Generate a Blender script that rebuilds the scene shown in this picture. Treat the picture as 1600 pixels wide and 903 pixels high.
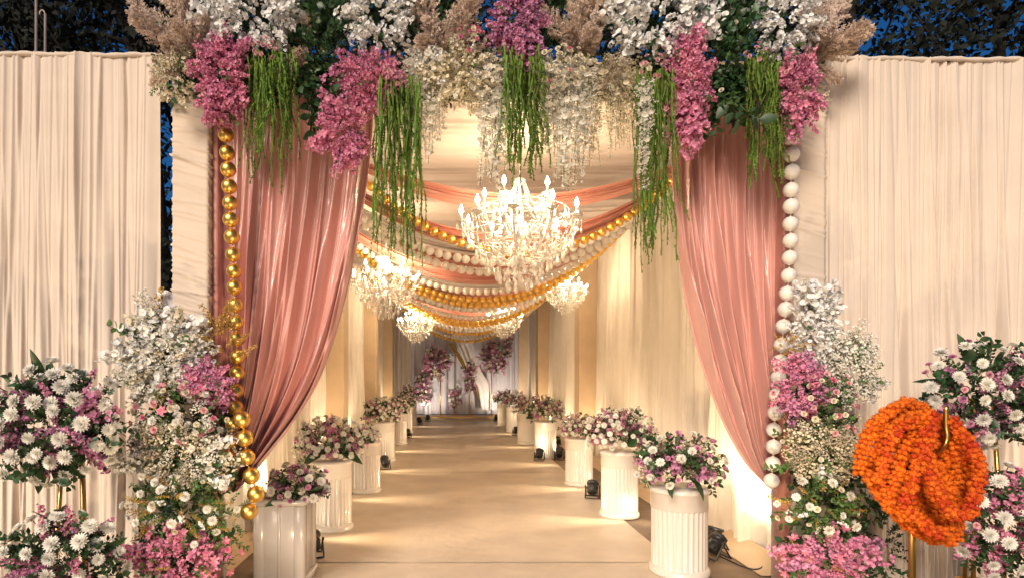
import bpy, math, random
import numpy as np
from mathutils import Vector, Matrix
R = math.radians
sc = bpy.context.scene
for o in list(bpy.data.objects): bpy.data.objects.remove(o)

# ------------------------------------------------------------------ camera
VPX, VPY, FPX, EYE = 708.0, 588.0, 900.0, 1.6      # vanishing point and focal length in photo pixels, eye height in m
cam_d = bpy.data.cameras.new("camera"); cam = bpy.data.objects.new("camera", cam_d)
sc.collection.objects.link(cam); sc.camera = cam
cam.location = (0, 0, EYE); cam.rotation_euler = (R(90), 0, 0)
cam_d.sensor_width = 36; cam_d.lens = FPX*36/1600
cam_d.shift_x = (800-VPX)/1600; cam_d.shift_y = (VPY-451.5)/1600
cam_d.clip_start = .05; cam_d.clip_end = 2000

# ------------------------------------------------------------------ sky, sun, exposure
w = bpy.data.worlds.new("World"); sc.world = w; w.use_nodes = True
nt = w.node_tree; nt.nodes.clear()
sky = nt.nodes.new("ShaderNodeTexSky"); sky.sky_type = 'NISHITA'; sky.sun_disc = False
SUN_EL, SUN_AZ = R(2.5), R(190)
sky.sun_elevation = SUN_EL; sky.sun_rotation = SUN_AZ; sky.altitude = 300; sky.ozone_density = 5.0
bg = nt.nodes.new("ShaderNodeBackground"); bg.inputs[1].default_value = 0.15
wo = nt.nodes.new("ShaderNodeOutputWorld")
nt.links.new(sky.outputs[0], bg.inputs[0]); nt.links.new(bg.outputs[0], wo.inputs[0])
flood_sun_d = bpy.data.lights.new("flood_sun", 'SUN'); flood_sun = bpy.data.objects.new("flood_sun", flood_sun_d); sc.collection.objects.link(flood_sun)
flood_sun_d.energy = 3.3; flood_sun_d.angle = R(22); flood_sun_d.color = (1, .85, .69)  # stands in for the floodlights before the entrance
flood_sun.rotation_euler = (R(60), 0, R(-26)); flood_sun.location = (-2, -6, 8)
sc.view_settings.view_transform = 'Standard'; sc.view_settings.look = 'None'
sc.view_settings.exposure = 0.38; sc.view_settings.gamma = 1
sc.render.engine = 'CYCLES'
cy = sc.cycles
cy.use_denoising = True
try: cy.denoiser = 'OPENIMAGEDENOISE'
except Exception: pass
cy.max_bounces = 6; cy.diffuse_bounces = 3; cy.glossy_bounces = 3; cy.transmission_bounces = 5; cy.transparent_max_bounces = 6
cy.sample_clamp_indirect = 4.0; cy.caustics_reflective = False; cy.caustics_refractive = False
WARM = (1.0, .73, .45)

# ------------------------------------------------------------------ helpers
def at(px, py, d): return Vector(((px-VPX)*d/FPX, d, EYE-(py-VPY)*d/FPX))
rng = np.random.default_rng(7); rnd = random.Random(7)
LINK = sc.collection.objects.link

def tag(o, label=None, cat=None, group=None, kind=None):
    if label: o["label"] = label
    if cat: o["category"] = cat
    if group: o["group"] = group
    if kind: o["kind"] = kind
    return o
def empty(name, loc, label, cat, group=None):
    o = bpy.data.objects.new(name, None); o.location = loc; o.empty_display_size = .05; LINK(o)
    return tag(o, label, cat, group, 'thing')
def inst(name, me, parent=None, mw=None):
    """an object of the mesh; mw is its matrix in world axes (parents are never rotated unless copied)"""
    o = bpy.data.objects.new(name, me); LINK(o)
    mw = mw or Matrix.Identity(4)
    if parent is not None:
        o.parent = parent
        acc = Matrix.Identity(4); p = parent
        while p is not None: acc = p.matrix_basis @ acc; p = p.parent
        mw = acc.inverted() @ mw
    o.matrix_basis = mw
    return o
def copy_tree(o, parent=None):
    c = o.copy(); LINK(c); c.parent = parent
    for ch in o.children: copy_tree(ch, c)
    return c

class G:
    def __init__(s): s.V = []; s.F = []; s.I = []; s.n = 0
    def add(s, V, F, mi=0):
        V = np.asarray(V, float); s.V.append(V)
        k = s.n
        s.F += [tuple(i+k for i in f) for f in F]; s.I += [mi]*len(F) if isinstance(mi, int) else list(mi)
        s.n += len(V); return s
    def put(s, T, M, mi=None):
        V, F, I = T; M = np.array(M)
        return s.add(V @ M[:3, :3].T + M[:3, 3], F, I if mi is None else mi)
    def tpl(s): return (np.concatenate(s.V), s.F, s.I)
    def mesh(s, name, mats, smooth=True):
        me = bpy.data.meshes.new(name)
        me.from_pydata(np.concatenate(s.V).tolist(), [], s.F)
        for m in (mats if isinstance(mats, (list, tuple)) else [mats]): me.materials.append(m)
        me.polygons.foreach_set("material_index", s.I)
        me.polygons.foreach_set("use_smooth", [smooth]*len(s.F))
        me.update(); return me
    def build(s, name, mats, parent=None, smooth=True, mw=None):
        return inst(name, s.mesh(name, mats, smooth), parent, mw)

def basis(d, roll=0., s=1., loc=(0, 0, 0)):
    """matrix whose +Z looks along d"""
    q = Vector(d).normalized().to_track_quat('Z', 'Y').to_matrix().to_4x4()
    return Matrix.Translation(Vector(loc)) @ q @ Matrix.Rotation(roll, 4, 'Z') @ Matrix.Scale(s, 4)
def tube(P, r, sides=6, cap=True):
    P = np.asarray([tuple(p) for p in P], float); n = len(P)
    r = np.full(n, r) if np.isscalar(r) else np.asarray(r, float)
    T = np.gradient(P, axis=0); T /= np.linalg.norm(T, axis=1)[:, None]+1e-9
    up = np.array([.0, .0, 1.]) if abs(T[0][2]) < .9 else np.array([1., 0, 0])
    V = []; 
    A = np.cross(T[0], up); A /= np.linalg.norm(A)
    for i in range(n):
        A = A-T[i]*A.dot(T[i]); A /= np.linalg.norm(A)+1e-9
        B = np.cross(T[i], A)
        a = np.arange(sides)/sides*2*math.pi
        V.append(P[i]+r[i]*(np.cos(a)[:, None]*A+np.sin(a)[:, None]*B))
    V = np.concatenate(V); F = []
    for i in range(n-1):
        for j in range(sides):
            k = (j+1) % sides; F.append((i*sides+j, i*sides+k, (i+1)*sides+k, (i+1)*sides+j))
    if cap: F.append(tuple(range(sides-1, -1, -1))); F.append(tuple((n-1)*sides+j for j in range(sides)))
    return V, F
def lathe(prof, sides=16, cap=True):
    V = []; n = len(prof)
    a = np.arange(sides)/sides*2*math.pi
    for r, z in prof: V.append(np.stack([r*np.cos(a), r*np.sin(a), np.full(sides, z)], 1))
    V = np.concatenate(V); F = []
    for i in range(n-1):
        for j in range(sides):
            k = (j+1) % sides; F.append((i*sides+j, i*sides+k, (i+1)*sides+k, (i+1)*sides+j))
    if cap: F.append(tuple(range(sides-1, -1, -1))); F.append(tuple((n-1)*sides+j for j in range(sides)))
    return V, F
def sphere(r=1., u=16, v=10):
    return lathe([(max(r*math.sin(math.pi*i/v), r*.02), -r*math.cos(math.pi*i/v)) for i in range(v+1)], u)
def box(x0, x1, y0, y1, z0, z1):
    V = [(x, y, z) for z in (z0, z1) for y in (y0, y1) for x in (x0, x1)]
    return V, [(0, 2, 3, 1), (4, 5, 7, 6), (0, 1, 5, 4), (2, 6, 7, 3), (0, 4, 6, 2), (1, 3, 7, 5)]
def bbox(x0, x1, y0, y1, z0, z1, b=.008):
    """bevelled box"""
    V = []; F = []
    rings = [(z0, b), (z0+b, 0), (z1-b, 0), (z1, b)]
    for z, s in rings:
        V += [(x0+s+b, y0+s, z), (x1-s-b, y0+s, z), (x1-s, y0+s+b, z), (x1-s, y1-s-b, z), (x1-s-b, y1-s, z), (x0+s+b, y1-s, z), (x0+s, y1-s-b, z), (x0+s, y0+s+b, z)]
    for i in range(3):
        for j in range(8):
            k = (j+1) % 8; F.append((i*8+j, i*8+k, i*8+8+k, i*8+8+j))
    F.append(tuple(range(7, -1, -1))); F.append(tuple(24+j for j in range(8)))
    return V, F
def grid(P):
    """P: (a,b,3) array of points"""
    a, b = P.shape[:2]; V = P.reshape(-1, 3)
    idx = np.arange(a*b).reshape(a, b)
    F = np.stack([idx[:-1, :-1], idx[1:, :-1], idx[1:, 1:], idx[:-1, 1:]], -1).reshape(-1, 4)
    return V, [tuple(f) for f in F.tolist()]
def spline(pts, n):
    """Catmull-Rom through the points, n samples, roughly even spacing"""
    P = np.asarray([tuple(p) for p in pts], float); E = np.vstack([2*P[0]-P[1], P, 2*P[-1]-P[-2]])
    out = []
    for i in range(len(P)-1):
        p0, p1, p2, p3 = E[i:i+4]
        for t in np.linspace(0, 1, 24, endpoint=False):
            out.append(.5*((2*p1)+(p2-p0)*t+(2*p0-5*p1+4*p2-p3)*t*t+(3*p1-p0-3*p2+p3)*t**3))
    out.append(P[-1]); out = np.array(out)
    s = np.concatenate([[0], np.cumsum(np.linalg.norm(np.diff(out, axis=0), axis=1))])
    q = np.linspace(0, s[-1], n)
    return np.stack([np.interp(q, s, out[:, k]) for k in range(out.shape[1])], 1), s[-1]

# ------------------------------------------------------------------ materials
def mat(name, col, rough=.6, metal=0., var=0., vscale=6., rand=0., transl=0., bump=0., bscale=60., sheen=0., spec=.5, coat=0., emis=None, es=0., trans=0., stretch=None, aniso=0., col2=None):
    m = bpy.data.materials.new(name); m.use_nodes = True; n = m.node_tree; L = n.links.new
    b = n.nodes["Principled BSDF"]; out = n.nodes["Material Output"]
    c4 = (*col, 1)
    b.inputs["Base Color"].default_value = c4; b.inputs["Roughness"].default_value = rough; b.inputs["Metallic"].default_value = metal
    b.inputs["Specular IOR Level"].default_value = spec
    if sheen: b.inputs["Sheen Weight"].default_value = sheen; b.inputs["Sheen Roughness"].default_value = .4
    if coat: b.inputs["Coat Weight"].default_value = coat; b.inputs["Coat Roughness"].default_value = .12
    if trans: b.inputs["Transmission Weight"].default_value = trans; b.inputs["IOR"].default_value = 1.45
    if aniso: b.inputs["Anisotropic"].default_value = aniso
    if emis: b.inputs["Emission Color"].default_value = (*emis, 1); b.inputs["Emission Strength"].default_value = es
    tc = n.nodes.new("ShaderNodeTexCoord"); co = tc.outputs["Object"]
    if stretch:
        mp = n.nodes.new("ShaderNodeMapping"); mp.inputs["Scale"].default_value = stretch; L(co, mp.inputs["Vector"]); co = mp.outputs[0]
    cs = None
    if var:
        nz = n.nodes.new("ShaderNodeTexNoise"); nz.inputs["Scale"].default_value = vscale; nz.inputs["Detail"].default_value = 5; L(co, nz.inputs["Vector"])
        mx = n.nodes.new("ShaderNodeMix"); mx.data_type = 'RGBA'
        mr = n.nodes.new("ShaderNodeMapRange"); mr.inputs[1].default_value = .3; mr.inputs[2].default_value = .7; L(nz.outputs[0], mr.inputs[0]); L(mr.outputs[0], mx.inputs[0])
        mx.inputs[6].default_value = (*[max(0, c*(1-var)) for c in col], 1)
        mx.inputs[7].default_value = (*(col2 if col2 else [min(1, c*(1+var)) for c in col]), 1); cs = mx.outputs[2]
    if rand:
        oi = n.nodes.new("ShaderNodeObjectInfo"); hs = n.nodes.new("ShaderNodeHueSaturation")
        m1 = n.nodes.new("ShaderNodeMapRange"); m1.inputs[3].default_value = 1-rand; m1.inputs[4].default_value = 1+rand*.6; L(oi.outputs["Random"], m1.inputs[0]); L(m1.outputs[0], hs.inputs["Value"])
        m2 = n.nodes.new("ShaderNodeMapRange"); m2.inputs[3].default_value = .5-rand*.05; m2.inputs[4].default_value = .5+rand*.05; L(oi.outputs["Random"], m2.inputs[0]); L(m2.outputs[0], hs.inputs["Hue"])
        if cs: L(cs, hs.inputs["Color"])
        else: hs.inputs["Color"].default_value = c4
        cs = hs.outputs[0]
    if cs: L(cs, b.inputs["Base Color"])
    if bump:
        nb = n.nodes.new("ShaderNodeTexNoise"); nb.inputs["Scale"].default_value = bscale; nb.inputs["Detail"].default_value = 4; L(co, nb.inputs["Vector"])
        bp = n.nodes.new("ShaderNodeBump"); bp.inputs["Strength"].default_value = bump; bp.inputs["Distance"].default_value = .01; L(nb.outputs[0], bp.inputs["Height"]); L(bp.outputs[0], b.inputs["Normal"])
    if transl:
        tr = n.nodes.new("ShaderNodeBsdfTranslucent"); ms = n.nodes.new("ShaderNodeMixShader"); ms.inputs[0].default_value = transl
        if cs: L(cs, tr.inputs[0])
        else: tr.inputs[0].default_value = c4
        L(b.outputs[0], ms.inputs[1]); L(tr.outputs[0], ms.inputs[2]); L(ms.outputs[0], out.inputs[0])
    return m
X = {}
X['drape'] = mat('drape_cloth', (.74, .625, .52), .85, var=.05, vscale=3, transl=.12, bump=.12, bscale=300, sheen=.2)
X['drape_in'] = mat('inner_drape_cloth', (.82, .74, .63), .8, var=.04, vscale=3, transl=.10, bump=.1, bscale=300, sheen=.15)
X['tan'] = mat('tan_wrap_cloth', (.66, .50, .33), .75, var=.06, vscale=4, bump=.1, bscale=200)
X['pillar'] = mat('ruched_cloth', (.66, .54, .43), .75, var=.05, vscale=4, bump=.12, bscale=260, sheen=.2)
X['ceil'] = mat('ceiling_cloth', (.60, .52, .47), .8, var=.05, vscale=2, transl=.08)
X['satin'] = mat('rose_satin', (.60, .295, .25), .30, var=.08, vscale=5, sheen=.5, spec=.8, bump=.35, bscale=18, stretch=(3, 3, .22))
X['satin_sw'] = mat('rose_satin_swag', (.52, .22, .17), .42, var=.08, vscale=5, sheen=.25, spec=.5)
X['gold'] = mat('gold_ball_paint', (.86, .55, .14), .36, metal=1., var=.12, vscale=14, bump=.08, bscale=40)
X['goldst'] = mat('gold_stand_metal', (.72, .46, .14), .3, metal=1., var=.1, vscale=9)
X['pearl'] = mat('white_ball_paint', (.80, .74, .66), .38, var=.05, vscale=12, coat=.2)
X['cord'] = mat('cord', (.45, .33, .18), .7)
X['carpet'] = mat('aisle_vinyl', (.56, .465, .36), .36, var=.13, vscale=2.2, bump=.45, bscale=9, spec=.4)
X['mat'] = mat('brown_mat', (.20, .14, .09), .7, var=.2, vscale=5, bump=.2, bscale=80)
X['ground'] = mat('ground_earth', (.10, .08, .06), .9, var=.3, vscale=3)
X['ped'] = mat('white_pedestal_gloss', (.66, .60, .54), .25, var=.03, vscale=4, coat=.3)
X['black'] = mat('black_lamp_metal', (.012, .012, .013), .42, var=.2, vscale=30)
X['lens'] = mat('lamp_lens', (1, .9, .7), .2, emis=(1, .85, .6), es=30)
X['wpetal'] = mat('white_petal', (.91, .88, .80), .6, var=.06, vscale=30, rand=.10, transl=.25)
X['opetal'] = mat('orchid_petal', (.93, .92, .90), .55, var=.05, vscale=30, rand=.08, transl=.22)
X['cpetal'] = mat('cream_petal', (.86, .78, .60), .6, var=.08, vscale=30, rand=.12, transl=.28)
X['tpetal'] = mat('taupe_petal', (.55, .44, .33), .7, var=.15, vscale=30, rand=.15, transl=.2)
X['yellow'] = mat('flower_eye', (.62, .55, .15), .7)
X['pink'] = mat('pink_petal', (.82, .20, .42), .6, var=.2, vscale=25, rand=.15, transl=.25, col2=(.92, .46, .60))
X['mauve'] = mat('mauve_petal', (.66, .20, .44), .6, var=.2, vscale=25, rand=.2, transl=.25, col2=(.82, .44, .62))
X['hot'] = mat('rose_pink_petal', (.80, .16, .32), .55, var=.15, vscale=25, rand=.15, transl=.25, col2=(.88, .36, .46))
X['blush'] = mat('blush_petal', (.84, .46, .50), .55, var=.15, vscale=25, rand=.12, transl=.25)
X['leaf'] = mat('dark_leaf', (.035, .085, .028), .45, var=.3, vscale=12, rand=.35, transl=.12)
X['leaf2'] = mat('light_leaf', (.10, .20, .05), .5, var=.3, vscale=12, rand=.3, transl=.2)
X['amar'] = mat('amaranthus_green', (.11, .24, .02), .7, var=.45, vscale=8, rand=.45, transl=.2, col2=(.22, .34, .04))
X['stem'] = mat('stem', (.10, .13, .04), .7, var=.2, vscale=20)
X['pampas'] = mat('pampas_hair', (.82, .67, .56), .85, var=.12, vscale=6, rand=.14, transl=.25)
X['gdry'] = mat('gold_dried_leaf', (.62, .40, .10), .45, metal=.45, var=.25, vscale=20, rand=.2)
X['mari'] = mat('marigold_petal', (.74, .080, .0015), .75, var=.3, vscale=26, rand=.25, transl=.10, col2=(.86, .14, .003))
X['crys'] = mat('chandelier_glass', (1, .95, .88), .10, trans=.35, spec=.8)
X['candle'] = mat('candle_sleeve', (.85, .78, .66), .4)
X['bulb'] = mat('flame_bulb', (1, .9, .7), .3, emis=(1, .80, .50), es=70)
X['blue'] = mat('grey_blue_cloth', (.60, .57, .60), .8, var=.06, vscale=2, sheen=.2)
X['white'] = mat('white_cloth', (.80, .74, .70), .8, var=.04, vscale=3, transl=.1)
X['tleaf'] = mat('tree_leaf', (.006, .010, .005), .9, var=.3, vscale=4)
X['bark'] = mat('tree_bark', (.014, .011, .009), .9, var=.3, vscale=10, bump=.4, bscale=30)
X['pole'] = mat('pole_metal', (.30, .24, .20), .5, metal=.3, var=.15, vscale=8)

# ------------------------------------------------------------------ the setting
AX = .325                      # centre line of the walk
XL, XR = -2.15, 2.80           # inner faces of the tunnel walls
YF = 4.2                       # facade
YB = 22.0                      # far backdrop
ZC = 4.02                      # ceiling cloth
def sheet(name, x0, x1, y0, y1, z, m, nx=2, ny=2, wav=0.):
    xs = np.linspace(x0, x1, nx); ys = np.linspace(y0, y1, ny)
    Xg, Yg = np.meshgrid(xs, ys, indexing='ij'); Z = np.full_like(Xg, z)
    if wav: Z += wav*(np.sin(Yg*2.1+np.sin(Xg*1.3)*1.4)*np.sin(Xg*1.7+Yg*.35)+.5*np.sin(Yg*5.3+Xg*2.0))
    g = G(); V, F = grid(np.stack([Xg, Yg, Z], -1)); g.add(V, [f[::-1] for f in F] if False else F)
    o = g.build(name, m); return tag(o, kind='structure')
sheet('ground', -900, 900, -60, 1600, -.004, X['ground'])
sheet('side_mat', XL-.1, XR+.1, -3, YB+.6, .002, X['mat'], 12, 60)
for k, (ya, yb) in enumerate(((-3, 4.95), (4.93, 7.05), (7.03, 9.6), (9.58, 12.4), (12.38, 16.2), (16.18, YB+.2))):
    sheet('aisle_carpet', -1.36+.006*(k % 2), 1.90-.008*(k % 2), ya, yb, .010+.0045*(k % 2), X['carpet'], 60, int((yb-ya)*20), .0018)
for s, nm in ((1, 'wall_skirt_cloth'), (-1, 'wall_skirt_cloth')):
    xa = XR-.34 if s > 0 else XL+.02
    g = G(); xs = np.linspace(xa, xa+.32, 10); ys = np.linspace(4.6, YB, 160); A, B = np.meshgrid(xs, ys, indexing='ij')
    tt = (A-xa)/.32; tt = tt if s > 0 else 1-tt
    Z = .012+.06*tt**2+.008*np.sin(B*3.1+A*9)*np.sin(tt*3)
    g.add(*grid(np.stack([A, B, Z], -1))); tag(g.build(nm, X['tan']), kind='structure')

def ridges(S, T, n, length, wmin=.006, wmax=.03, h=.022, slant=.05, seed=0, depthgrow=.5):
    """sum of random cloth ridges; S along the cloth, T 0 (top) .. 1 (bottom)"""
    r = np.random.default_rng(seed); Y = np.zeros_like(S)
    c = np.sort(r.uniform(0, length, n)); wd = r.uniform(wmin, wmax, n); hh = h*r.uniform(.3, 1.0, n)*np.sqrt(wd/wmax)
    sl = r.normal(0, slant, n); bw = r.uniform(.0, .02, n); ph = r.uniform(0, 6.28, n); t0 = r.uniform(-.6, .5, n); sg = np.where(r.random(n) < .5, 1, -.8)
    for k in range(n):
        x = S-(c[k]+sl[k]*(T-.2)+bw[k]*np.sin(T*4+ph[k])); wk = wd[k]*(1+.5*T)
        fade = np.clip((T-t0[k])/.3, .35, 1)
        Y += sg[k]*hh[k]*fade*(1-depthgrow+depthgrow*(.4+.6*T)*1.6)*np.exp(-(x/wk)**2)
    return Y
def drape(name, p0, p1, z0, z1, n, label, cat, m, seed, nx=None, nz=36, out=None, h=.022, slant=.05, group=None, hem=True, wmax=.03):
    """pleated curtain hung from p0 to p1 (x,y) with folds towards the unit vector out"""
    p0 = np.array(p0, float); p1 = np.array(p1, float); Ln = np.linalg.norm(p1-p0); dr = (p1-p0)/Ln
    out = np.array(out, float)
    nx = nx or int(Ln/.004)
    s = np.linspace(0, Ln, nx); t = np.linspace(0, 1, nz)
    S, T = np.meshgrid(s, t, indexing='ij')
    Y = ridges(S, T, n, Ln, wmin=.004, h=h, slant=slant, seed=seed, wmax=wmax)
    Y += ridges(S, T, int(Ln*7), Ln, wmin=.02, h=h*1.5, slant=slant, seed=seed+500, wmax=.07)
    r = np.random.default_rng(seed+99)
    Y += .018*np.sin(S*2.2+r.uniform(0, 6)+.6*T)*T+.008*np.sin(S*7+T*2+r.uniform(0, 6))
    Zt = z1+.010*np.sin(S*3.0+r.uniform(0, 6))-.012*np.abs(np.sin(S*1.1))+.004*np.sin(S*23+r.uniform(0, 6))
    Z = Zt+(z0-Zt)*T
    P = np.stack([p0[0]+dr[0]*S+out[0]*Y, p0[1]+dr[1]*S+out[1]*Y, Z], -1)
    g = G(); g.add(*grid(P))
    o = empty(name, (float((p0[0]+p1[0])/2), float((p0[1]+p1[1])/2), 0), label, cat, group)
    g.build('cloth', m, o)
    # gathered header over the rail
    g = G(); V, F = tube([(*(p0+dr*q*Ln), z1-.004-.012*abs(math.sin(q*Ln*1.1))+.004*math.sin(q*61)) for q in np.linspace(0, 1, 90)], [.017+.004*math.sin(k*2.1) for k in range(90)], 8); g.add(V, F); g.build('top_hem', m, o)
    return o
drape('drape_wall', (-6.2, YF+.10), (-2.185, YF+.10), 0, 4.01, 170, 'tall pale pleated curtain wall left of the entrance', 'curtain', X['drape'], 3, out=(0, -1), h=.028, slant=.08, wmax=.017, group='front curtain walls')
drape('drape_wall', (2.745, YF+.12), (7.0, YF+.12), 0, 3.99, 260, 'tall pale pleated curtain wall right of the entrance', 'curtain', X['drape'], 5, out=(0, -1), h=.038, slant=.06, wmax=.014, group='front curtain walls')

def ruched_pillar(name, x0, x1, y0, y1, z0, z1, m, label, seed, amp=.012, cat='pillar', group=None, nz=420, n=150):
    per = [(x0, y0), (x1, y0), (x1, y1), (x0, y1), (x0, y0)]; nrm = [(0, -1), (1, 0), (0, 1), (-1, 0)]
    P = []; N = []; S = []; s0 = 0
    for k in range(4):
        a = np.array(per[k]); b = np.array(per[k+1]); L = np.linalg.norm(b-a); q = np.linspace(0, 1, 14)[:-1]
        for t in q:
            P.append(a+(b-a)*t); S.append(s0+t*L); N.append(nrm[k] if 0 < t else np.array(nrm[k])*.7+np.array(nrm[k-1])*.7)
        s0 += L
    P = np.array(P+[P[0]]); S = np.array(S+[s0]); N = np.array([tuple(q) for q in N]+[tuple(N[0])])
    z = np.linspace(z0, z1, nz); A, Z = np.meshgrid(S, z, indexing='ij')
    r = np.random.default_rng(seed); D = np.zeros_like(A); H = z1-z0
    zc = r.uniform(z0, z1, n); zc = np.where(r.random(n) < .6, z1-(z1-zc)*.55, zc)
    for k in range(n):
        slope = r.normal(-.28, .10); wd = r.uniform(.004, .010); c = r.uniform(0, s0); ln = r.uniform(.1, .4)
        D += amp*r.uniform(.3, 1)*np.exp(-((Z-zc[k]-slope*((A % (s0/2))-.12))/wd)**2)
    Pp = np.stack([P[:, 0][:, None]+N[:, 0][:, None]*D, P[:, 1][:, None]+N[:, 1][:, None]*D, Z], -1)
    g = G(); V, F = grid(Pp); g.add(V, [f[::-1] for f in F])
    o = empty(name, ((x0+x1)/2, (y0+y1)/2, z0), label, cat, group)
    g.build('cloth_wrap', m, o)
    g = G(); g.add(*bbox(x0+.005, x1-.005, y0+.005, y1-.005, z0, z1-.002)); g.build('core', X['tan'], o)
    return o
pil = ruched_pillar('entrance_pillar', -2.045, -1.785, YF, YF+.26, 0, 3.95, X['pillar'], 'ruched pale cloth pillar at the left side of the entrance', 11, amp=.009, group='entrance pillars')
pir = ruched_pillar('entrance_pillar', 2.485, 2.715, YF, YF+.26, 0, 3.95, X['pillar'], 'ruched pale cloth pillar at the right side of the entrance', 12, n=110, amp=.008, group='entrance pillars')
g = G(); g.add(*bbox(2.425, 2.483, YF+.03, YF+.2, 0, 3.9)); g.build('satin_and_shade_trim', X['satin_sw'], pir)
g = G(); g.add(*bbox(-1.783, -1.735, YF+.05, YF+.2, 0, 3.9)); g.build('satin_and_shade_trim', X['satin_sw'], pil)  # the curtain's shadow beside the left pillar, put in as a dark strip
# the beam across the top that carries the flowers
bm = empty('entrance_beam', (AX, YF+.1, 3.62), 'cloth wrapped beam across the entrance behind the flowers', 'beam')
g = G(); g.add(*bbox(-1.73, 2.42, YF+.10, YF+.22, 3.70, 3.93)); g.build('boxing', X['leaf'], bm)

# tunnel walls
ORD = ['first', 'second', 'third', 'fourth', 'fifth', 'sixth', 'seventh', 'eighth', 'ninth', 'tenth']
def wall_pillar(side, y, label, seed, proj=.35):
    if side > 0: ruched_pillar('wall_pillar', XR-proj, XR+.02, y, y+.42, 0, ZC-.02, X['tan'], label, seed, amp=.006, group='tan pillars along the tunnel walls', nz=90, n=30)
    else: ruched_pillar('wall_pillar', XL-.02, XL+proj, y, y+.42, 0, ZC-.02, X['tan'], label, seed, amp=.006, group='tan pillars along the tunnel walls', nz=90, n=30)
RP = [11.2, 16.6, 21.4]; LP = [9.7, 13.8, 17.5]
for k, y in enumerate(RP): wall_pillar(1, y, f'tan cloth pillar on the right wall, {ORD[k]} from the entrance', 30+k)
for k, y in enumerate(LP): wall_pillar(-1, y, f'tan cloth pillar on the left wall, {ORD[k]} from the entrance', 40+k, .31)
segs = [4.5]+RP
for k in range(3):
    y0 = segs[k]+(.43 if k else 0); drape('wall_drape', (XR, y0), (XR, segs[k+1]-.01), 0, ZC, int((segs[k+1]-y0)*22), f'pleated white curtain on the right tunnel wall, {ORD[k]} from the entrance', 'curtain', X['drape_in'], 60+k, nx=int((segs[k+1]-y0)/(.012+.006*k)), nz=16, out=(-1, 0), h=.05, slant=.02, wmax=.02, group='tunnel wall curtains')
segs = [4.5]+LP+[YB]
for k in range(4):
    y0 = segs[k]+(.43 if k else 0); drape('wall_drape', (XL, y0), (XL, segs[k+1]-.01), 0, ZC, int((segs[k+1]-y0)*22), f'pleated white curtain on the left tunnel wall, {ORD[k]} from the entrance', 'curtain', X['drape_in'], 70+k, nx=int((segs[k+1]-y0)/(.012+.004*k)), nz=16, out=(1, 0), h=.05, slant=.02, wmax=.02, group='tunnel wall curtains')

# ceiling cloth: folds run across the walk
ys = np.linspace(YF+.28, YB+.1, 900); xs = np.linspace(XL-.05, XR+.05, 24); A, B = np.meshgrid(xs, ys, indexing='ij')
U = (A-XL)/(XR-XL)
r_ = np.random.default_rng(8); Z = np.full_like(A, ZC+.03)
for k in range(150):
    c = r_.uniform(YF+.2, YB); wd = r_.uniform(.012, .05); Z -= r_.uniform(.008, .03)*np.exp(-((B-c-r_.normal(0, .05)*(U-.5)-.03*np.sin(U*5+k))/wd)**2)
Z -= .10*np.sin(np.pi*U)*(.5+.5*np.sin(B*2.6)) 
g = G(); g.add(*grid(np.stack([A, B, Z], -1)))
tag(g.build('ceiling_cloth', X['ceil']), 'pale gathered cloth ceiling with crosswise folds over the walk', 'ceiling cloth')

# ------------------------------------------------------------------ rose satin curtains
def satin_curtain(inner, outer, d, label, seed, flip):
    I, _ = spline([(*p, 0) for p in inner], 70); O, _ = spline([(*p, 0) for p in outer], 70)
    nu = 260; u = np.linspace(0, 1, nu)
    r = np.random.default_rng(seed); n = 46
    c = np.sort(np.concatenate([r.uniform(0, 1, n-6), r.uniform(.75, 1, 6)])); wd = r.uniform(.005, .018, n); hh = r.uniform(.25, 1, n)
    Pn = np.zeros((nu, 70, 3)); T = np.linspace(0, 1, 70)
    for j in range(70):
        wpx = np.hypot(*(I[j]-O[j])[:2]); t = T[j]
        prof = np.zeros(nu)
        for k in range(n):
            cc = c[k]+.02*math.sin(t*5+k)+.04*math.sin(k*1.7)*t
            prof += hh[k]*np.exp(-((u-cc)/(wd[k]*(1+.6*t)))**2)
        prof += .55*np.sin(u*14+t*1.5+seed)+.35*np.sin(u*31+seed*2-t+.8*math.sin(t*4))
        a = (.044+.030*t)*min(1, wpx/150+.25)
        px = O[j, 0]+(I[j, 0]-O[j, 0])*u; py = O[j, 1]+(I[j, 1]-O[j, 1])*u
        py = py+ (14*np.sin(np.pi*u) * max(0, t-.7)/.3)
        dd = d+.03-.02*u - a*prof - .22*t*t*u*(1-t*.55)
        dd0 = d
        Pn[:, j, 0] = (px-VPX)*dd0/FPX; Pn[:, j, 1] = dd; Pn[:, j, 2] = EYE-(py-VPY)*dd0/FPX
    g = G(); V, F = grid(Pn); g.add(V, F)
    o = empty('satin_curtain', tuple(Pn[nu//2, -1]), label, 'curtain', 'rose satin entrance curtains')
    g.build('cloth', X['satin'], o)
    # rolled edge of the inner side
    g = G(); g.add(*tube(Pn[-1, :, :], .008, 6)); g.build('edge_hem', X['satin'], o)
    # tieback band
    q = Pn[:, -3, :]; q = q[np.linspace(0, nu-1, 14).astype(int)]
    g = G(); g.add(*tube([(p[0], p[1]-.03, p[2]) for p in q], .016, 8)); g.build('tieback', X['satin_sw'], o)
    return o
satin_curtain([(586, 120), (582, 210), (572, 310), (555, 410), (531, 515), (503, 595), (465, 660), (420, 716), (380, 760)],
              [(331, 120), (331, 210), (331, 300), (332, 390), (335, 480), (339, 560), (343, 630), (347, 690), (350, 738)], 4.32, 'long rose satin curtain tied back left of the walk', 1, 1)
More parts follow.
